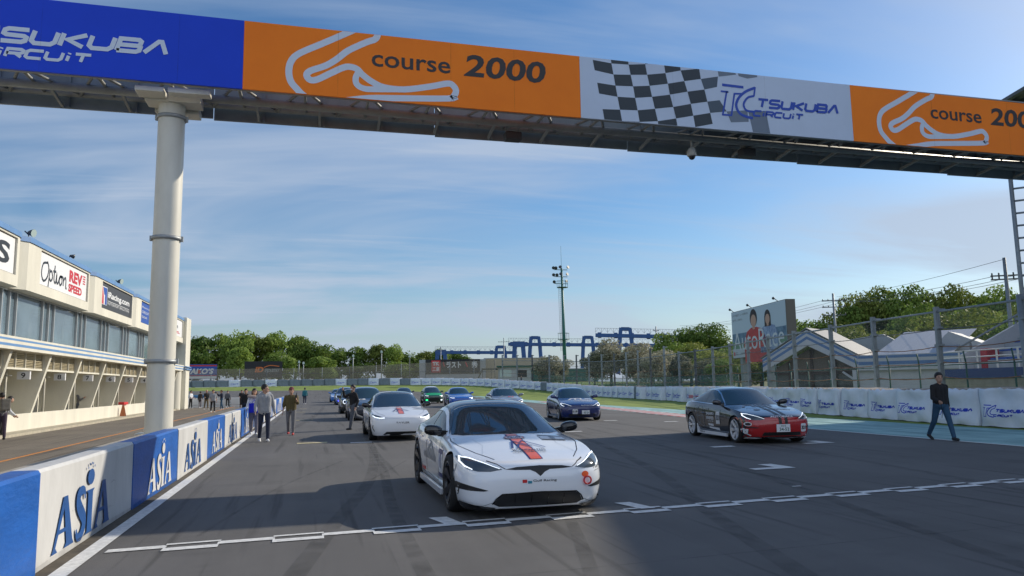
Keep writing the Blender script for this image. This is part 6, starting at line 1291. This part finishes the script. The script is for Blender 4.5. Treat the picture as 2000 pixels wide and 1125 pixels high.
# ---------------------------------------------------------------- people
def cloth(n, c, **k): return M('cloth '+n, c, .85, var=.18, vs=7, bump=.5, bs=9, **k)
m_skin = M('skin', (.46, .27, .19), .55, var=.06, vs=12); m_hair = M('hair black', (.012, .010, .010), .55, bump=.5, bs=60); m_eye = M('eye dark', (.02, .015, .012), .3)
def person(loc, h, yaw, label, legs=(18, 8, -14, 22), arms=((-12, 8, 18), (12, 8, 18)), top=None, bot=None, shoe=None, hair=m_hair, sleeve='long', hairlen=.0, hat=None, top_len=.0, wide=1.0, legw=1.0, vox=.016, head=0, lean=0, hood=False, mask=False, hold=None, coat=None, group=None, hipdrop=0, twist=0):
    """faces local -Y; legs = (left swing, left knee, right swing, right knee); arms = (forward, outward, elbow) for left and right"""
    s = h/1.75; t = thing('person', label, 'person', (loc[0], loc[1], (loc[2] if len(loc) > 2 else tz(loc[0], loc[1]))), R(yaw), group)
    V = Vector; rx = lambda v, a: Matrix.Rotation(R(a), 3, 'X') @ v
    J = {}
    hipz = .0
    def leg(sd, sw, kn):
        th = rx(V((0, 0, -.43)), -sw); sh_ = rx(V((0, 0, -.42)), -(sw-kn)); hip = V((sd*.09, 0, .93)); k = hip+th+V((sd*.01, 0, 0)); a = k+sh_; return hip, k, a, sw-kn
    LL = [leg(1, legs[0], legs[1]), leg(-1, legs[2], legs[3])]
    low = min(LL[0][2].z, LL[1][2].z); dz = .085-low
    sh = lambda p: p+V((0, 0, dz))
    tor = Matrix.Rotation(R(lean), 3, 'X')
    pel = V((0, 0, .93)); U = lambda p: pel+tor @ (V(p)-pel)
    neck = U((0, -.0, 1.47)); hd = U((0, -.025, 1.615)); AR = []
    for sd, (fw, ou, el) in zip((1, -1), arms):
        so_ = U((sd*.165*wide, .0, 1.385)); d1 = Matrix.Rotation(R(-sd*ou), 3, 'Y') @ rx(V((0, 0, -.29)), -fw); el_ = so_+tor @ d1
        d2 = Matrix.Rotation(R(-sd*ou*.6), 3, 'Y') @ rx(V((0, 0, -.25)), -(fw+el)); wr = el_+tor @ d2; AR.append((so_, el_, wr, (tor @ d2).normalized(), sd))
    def fin(name, b, mat, vx, sm=True, extra=None):
        for v in b.verts: v.co = (v.co+V((0, 0, dz)))*s
        o = obj(name, fixn(b), mat, t); rm = o.modifiers.new('r', 'REMESH'); rm.mode = 'VOXEL'; rm.voxel_size = vx*s; rm.use_smooth_shade = True
        sm_ = o.modifiers.new('s', 'SMOOTH'); sm_.factor = .5; sm_.iterations = 3 if vx < .012 else 2
        return o
    T = lambda b, p, q, r1, r2: tube(b, p, q, r1, r2, n=12, round_=True)
    # body: continuous surface with head, neck, torso, arms, hands with separate fingers, legs
    b = BM(); T(b, U((0, .015, .98)), U((0, .015, 1.34)), .09, .09); T(b, U((-.12, 0, 1.385)), U((.12, 0, 1.385)), .045, .045); T(b, U((0, 0, 1.38)), U((0, -.02, 1.55)), .058, .05)
    Hm = Matrix.Translation(hd) @ Matrix.Rotation(R(head), 4, 'Z') @ Matrix.Diagonal((1.06, 1.06, 1.06, 1)); H = lambda p: (Hm @ V(p))
    ball(b, None, .077, .096, .115, 16, 12, m=Hm); ball(b, None, .060, .062, .065, 12, 8, m=Hm @ Matrix.Translation((0, -.030, -.058))); ball(b, None, .013, .022, .02, 8, 6, m=Hm @ Matrix.Translation((0, -.10, -.022)))
    for sd in (-1, 1): ball(b, None, .012, .02, .03, 8, 6, m=Hm @ Matrix.Translation((sd*.078, .005, -.015)))
    ball(b, None, .022, .012, .009, 8, 6, m=Hm @ Matrix.Translation((0, -.092, -.062)))
    for (so_, el_, wr, d, sd) in AR:
        T(b, so_, el_, .043, .036); T(b, el_, wr, .035, .024)
        side = V((0, 1, 0)).cross(d).normalized() if abs(d.y) < .9 else V((1, 0, 0)); fwd = d.cross(side).normalized()
        pc = wr+d*.045; mt = Matrix((fwd, side, d)).transposed().to_4x4(); mt.translation = pc; ball(b, None, .038, .016, .048, 10, 8, m=mt)
        for f_, L_ in ((-.029, .058), (-.010, .072), (.010, .068), (.028, .050)):
            k1 = wr+d*.085+fwd*f_; k2 = k1+d*L_*.55+side*sd*.008; k3 = k2+(d*.6+side*-sd*.35).normalized()*L_*.5; T(b, k1-d*.02, k2, .0085, .008); T(b, k2, k3, .008, .0065)
        th = wr+d*.03-fwd*.034; t2 = th+(d*.7-fwd*.7).normalized()*.035; T(b, th, t2, .011, .009); T(b, t2, t2+d*.028, .009, .007)
    for hip, kn, an, _a in LL: T(b, hip, kn, .075, .05); T(b, kn, an, .05, .035); 
    bo = fin('body', b, m_skin, min(vox, .011))
    # eyes and brows as part of the face
    b = BM()
    for sd in (-1, 1): ball(b, None, .013, .007, .007, 8, 6, m=Hm @ Matrix.Translation((sd*.030, -.088, .008))); ball(b, None, .020, .006, .005, 8, 6, m=Hm @ Matrix.Translation((sd*.031, -.091, .028)))
    for v in b.verts: v.co = (v.co+V((0, 0, dz)))*s
    obj('eyes', b, m_eye, t, True)
    # upper garment
    b = BM(); w_ = wide; z0 = .84-top_len
    T(b, U((-.055*w_, .0, z0+.10)), U((-.075*w_, 0, 1.33)), .115*w_, .105*w_); T(b, U((.055*w_, .0, z0+.10)), U((.075*w_, 0, 1.33)), .115*w_, .105*w_); T(b, U((0, .01, z0+.10)), U((0, .01, 1.33)), .125*w_, .12*w_); T(b, U((-.02, 0, 1.43)), U((-.145*w_, 0, 1.385)), .060, .060); T(b, U((.02, 0, 1.43)), U((.145*w_, 0, 1.385)), .060, .060); T(b, U((0, .01, 1.34)), U((0, .0, 1.45)), .105, .062)
    for (so_, el_, wr, d, sd) in AR:
        if sleeve == 'long': T(b, so_, el_, .058*w_, .050*w_); T(b, el_, el_.lerp(wr, .92), .052*w_, .040*w_)
        elif sleeve == 'half': T(b, so_, el_, .066*w_, .060*w_); T(b, el_, el_.lerp(wr, .25), .058, .052)
        else: T(b, so_, so_.lerp(el_, .80), .068*w_, .070*w_)
    if hood: T(b, U((-.07, .05, 1.46)), U((.07, .05, 1.46)), .065, .065); T(b, U((0, .08, 1.42)), U((0, .09, 1.30)), .06, .04)
    fin('top', b, top, vox)
    # trousers
    b = BM(); T(b, V((-.06, 0, .93)), V((.06, 0, .93)), .125, .125); lw = legw
    for hip, kn, an, _a in LL: T(b, hip+V((0, 0, .03)), kn, .098*lw, .070*lw); T(b, kn, kn.lerp(an, .97), .069*lw, .052*lw)
    fin('trousers', b, bot, vox)
    for hip, kn, an, ang in LL:
        b = BM(); d = rx(V((0, -1, -.12)), -ang*.75 if ang < 0 else -ang*.4); 
        if an.z-low < .02: d = V((0, -1, -.0))
        T(b, an+V((0, .03, -.035)), an+d*.14+V((0, 0, -.045)), .045, .038); T(b, an+V((0, 0, .01)), an+V((0, 0, -.03)), .045, .045); fin('shoe', b, shoe, .011)
    b = BM(); hs = hat or hair
    ball(b, None, .094, .108, .108, 16, 12, m=Hm @ Matrix.Translation((0, .014, .034)));
    for v in list(b.verts):
        q = Hm.inverted() @ v.co
        if q.y < -.035 and q.z < .036 and not hat: v.co = Hm @ V((q.x*.92, -.03, max(q.z, -.02)))
        elif hat and q.y < -.045 and q.z < .050: v.co = Hm @ V((q.x*.8, -.03, max(q.z, .03)))
        elif q.z < -.045: v.co = Hm @ V((q.x*.8, q.y*.8, -.045))
    if hairlen:
        for sd in (-1, 1): T(b, H((sd*.072, .01, .03)), H((sd*.085, .005, -hairlen)), .034, .028)
        T(b, H((0, .06, .03)), H((0, .065, -hairlen)), .07, .05)
    if hat: T(b, H((-.04, -.09, .05)), H((.04, -.09, .05)), .022, .022); T(b, H((-.03, -.125, .043)), H((.03, -.125, .043)), .014, .014)
    fin('cap' if hat else 'hair', b, hs, .010)
    if hat:
        b = BM(); ball(b, None, .084, .098, .06, 14, 8, m=Hm @ Matrix.Translation((0, .022, -.015))); fin('hair', b, hair, .011)
    if mask: b = BM(); ball(b, None, .052, .05, .042, 12, 8, m=Hm @ Matrix.Translation((0, -.058, -.048))); fin('face_mask', b, cloth('mask', (.7, .72, .74)), .010)
    W = Matrix.Translation(t.location) @ Matrix.Rotation(R(yaw), 4, 'Z')
    return t, [W @ ((a[2]+a[3]*.08+V((0, 0, dz)))*s) for a in AR], W @ ((hd+V((0, 0, dz)))*s)
ck = cloth('black', (.012, .012, .014)); cj = cloth('blue jeans', (.025, .075, .14)); cg = cloth('heather grey', (.30, .31, .33)); cn = cloth('dark navy', (.015, .022, .05)); cw = cloth('white', (.68, .70, .74)); cl = cloth('lavender grey', (.24, .22, .24)); co_ = cloth('olive', (.10, .078, .028)); cgr = cloth('mid grey', (.15, .15, .16)); ct = cloth('teal', (.03, .17, .20)); kh = cloth('khaki', (.16, .12, .06)); cdg = cloth('slate', (.09, .10, .12)); csn = M('shoe black white', (.02, .02, .02), .6); csw = M('shoe white', (.72, .72, .72), .5); csr = M('shoe red', (.40, .03, .03), .5); cb = cloth('beige', (.48, .38, .32)); ccap = cloth('cap maroon', (.14, .03, .04)); cd = cloth('dark brown', (.04, .032, .028))
E_ = 'long'
t, hd_, _ = person((15.55, 16.3), 1.76, -8, 'person in black sweater and blue jeans walking across the track by the white barrier', (20, 3, -20, 16), ((-22, 16, 20), (10, 12, 62)), ck, cj, csn, wide=1.08, vox=.010, head=-14)
phone = tag(obj('wrist_strap', (lambda b: (tube(b, (0, 0, 0), (.03, 0, -.18), .006, n=5), tube(b, (.03, 0, -.18), (.0, 0, -.36), .006, n=5), b)[2])(BM()), ck), 'thin dark strap dangling from the hand of the person in the black sweater', 'strap'); phone.location = hd_[1]-Vector((0, 0, .03))
t, hd_, _ = person((1.40, 29.3), 1.68, -62, 'person in dark sweater, grey trousers and face mask jogging past the cars', (14, 4, -24, 48), ((-14, 14, 40), (70, 20, 92)), ck, cdg, csn, wide=1.05, legw=1.15, mask=True, vox=.012, head=10)
t, hd_, _ = person((-1.45, 24.1), 1.70, 12, 'person in grey hooded jacket, navy trousers and white shoes beside the pit wall', (10, 6, -10, 12), ((-10, 16, 24), (16, 16, 24)), cg, cn, csw, wide=1.15, hood=True, vox=.012, head=62)
t, hd_, _ = person((-2.02, 27.9), 1.58, 4, 'person with shoulder-length dark hair in white and beige top next to the pit wall', (8, 4, -8, 10), ((22, 12, 70), (20, 14, 30)), cw, cl, csw, wide=1.05, hairlen=.15, legw=1.2, top_len=.02, vox=.012)
b = BM(); box(b, -.17, .17, -.05, .05, -.32, 0); beveled(b, .02); tube(b, (-.08, 0, 0), (0, 0, .12), .008, n=5); tube(b, (.08, 0, 0), (0, 0, .12), .008, n=5); bg_ = tag(obj('shopping_bag', b, cloth('bag blue', (.01, .02, .50))), 'bright blue bag held by the person with dark hair', 'bag'); bg_.location = (-2.0, 27.62, 1.08)
b = BM(); tube(b, (-.17, 0, .05), (.17, 0, .0), .055, .05, n=10, round_=True); bh = tag(obj('beige_shawl', b, cb), 'beige shawl wrapped across the white top of the person by the wall', 'shawl'); bh.location = (-2.02, 27.74, 1.27)
t, hd_, _ = person((-.77, 27.1), 1.62, -4, 'person in olive shirt, cap and sunglasses with grey trousers and red shoes', (14, 6, -8, 14), ((40, 14, 85), (-6, 14, 10)), co_, cgr, csr, hat=ccap, sleeve='half', wide=1.12, vox=.012)
b = BM(); box(b, -.03, .03, -.035, .03, -.03, .05); tube(b, (0, 0, .04), (.03, 0, .15), .012, n=8); cm3 = tag(obj('handheld_camera', b, m_sat), 'small dark camera raised in the hand of the person in the olive shirt', 'camera'); cm3.location = hd_[0]+Vector((0, -.02, .04))
person((-.93, 77), 1.62, 178, 'person in teal jacket and dark jeans walking away down the track', (14, 4, -12, 12), ((-8, 8, 14), (8, 8, 14)), ct, cn, csw, wide=1.1)
person((-3.25, 52), 1.68, 20, 'person in white and blue shirt standing behind the pit wall, nearer of two', top=cw, bot=cn, shoe=csn); person((-3.15, 56), 1.60, -10, 'person in white top just behind the pit wall, farther of two', top=cw, bot=cn, shoe=csn); person((-3.3, 40), 1.60, 0, 'person mostly hidden behind the person with dark hair', top=ck, bot=cn, shoe=csn)
person((-10.1, 69.2), 1.50, 60, 'person in white T-shirt and black trousers at the end of the pit lane', (4, 2, -4, 4), ((10, 8, 60), (10, 8, 60)), cw, ck, csw, sleeve='short')
person((-9.6, 71.0), 1.42, 170, 'person in long dark coat beside the white plastic barriers', (4, 2, -4, 4), top=cd, bot=cl, shoe=csw, top_len=.2)
person((-8.3, 64.8), 1.54, 30, 'person with shaved head in black T-shirt and khaki trousers', (12, 6, -10, 10), ((14, 10, 70), (14, 10, 70)), ck, kh, csw, hair=m_skin, sleeve='short', wide=1.12)
person((-6.75, 56.0), 1.56, 14, 'person in grey T-shirt and black trousers walking in the pit lane', (12, 4, -14, 16), ((-10, 10, 20), (14, 10, 30)), cg, ck, csw, sleeve='short', wide=1.15)
t, hd_, _ = person((-7.0, 63.2), 1.52, -70, 'person in dark clothes and pale hat aiming a camera in the pit lane', (8, 4, -8, 6), ((55, 10, 90), (55, 10, 90)), cn, cj, csw, hat=kh)
b = BM(); box(b, -.07, .07, -.05, .05, -.05, .05); tube(b, (0, -.04, 0), (0, -.24, 0), .045, .055, n=12); c4 = tag(obj('photo_camera', b, m_sat), 'black camera with long lens held up by the person in the pale hat', 'camera'); c4.location = (hd_[0]+hd_[1])/2; c4.rotation_euler.z = R(-70)
person((-7.28, 70.2), 1.45, 10, 'person in open checked jacket and dark trousers walking in the pit lane', (10, 4, -10, 10), ((10, 12, 10), (-10, 12, 20)), cdg, ck, csw, mask=True, wide=1.1)
person((-6.05, 69.1), 1.48, 20, 'person in black polo shirt and dark brown trousers standing by the pit wall end', (3, 2, -3, 3), ((4, 8, 14), (10, 8, 60)), ck, cd, csn, sleeve='short', wide=1.08)
t, hd_, _ = person((-10.15, 29.2), 1.58, -150, 'person with grey camera vest leaning on the cream wall at the left edge', (4, 2, -6, 4), ((30, 10, 40), (30, 10, 40)), cgr, cloth('plum', (.05, .035, .06)), csn, lean=10)
b = BM(); box(b, -.15, .15, -.09, .09, -.2, .2); beveled(b, .05, 3); bp_ = tag(obj('backpack', b, cloth('pack grey', (.16, .15, .13))), 'grey backpack on the person leaning on the cream wall', 'backpack'); bp_.location = (-10.02, 29.08, 1.17); bp_.rotation_euler.z = R(-150)
person((-10.62, 30.5, 0), 1.50, 120, 'person in white shirt with black waistcoat bending over the cream wall', (6, 2, -6, 4), ((40, 10, 30), (40, 10, 30)), cw, ck, csn, lean=24)
person((-11.7, 43.6), 1.70, 70, 'person in grey work clothes and cap standing in garage bay 7', (4, 2, -4, 4), ((20, 8, 90), (30, 8, 90)), cgr, cdg, csn, hat=ck)
person((-11.9, 58.6), 1.45, 60, 'person in black top seen over the wall in the last garage', top=ck, bot=cn, shoe=csn); person((-11.8, 56.6), 1.15, 80, 'person with fair top crouching behind the wall in the last garage', top=cb, bot=cn, shoe=csn)
person((37.0, 136.5, 1.5), 1.75, 30, 'person in blue standing under the dark awning beside the hut', top=cn, bot=cn, shoe=csn)
rc_ = tag(obj('red_box', beveled((lambda b: (box(b, -.5, .5, -.2, .2, 0, .16), b)[1])(BM()), .03), M('crate red', (.6, .03, .03), .5)), 'flat red box resting on top of the cream wall', 'box'); rc_.location = (-11.18, 50.5, .74); rc_.rotation_euler.z = PI/2
# bake the remeshed people so that every mesh is final geometry
dg = C.evaluated_depsgraph_get()
for o in [o for o in COL.objects if o.type == 'MESH' and o.modifiers]:
    me = D.meshes.new_from_object(o.evaluated_get(dg), preserve_all_data_layers=True, depsgraph=dg); mats = list(o.data.materials); o.modifiers.clear(); o.data = me
    if not me.materials: [me.materials.append(m) for m in mats]
    for p in me.polygons: p.use_smooth = True
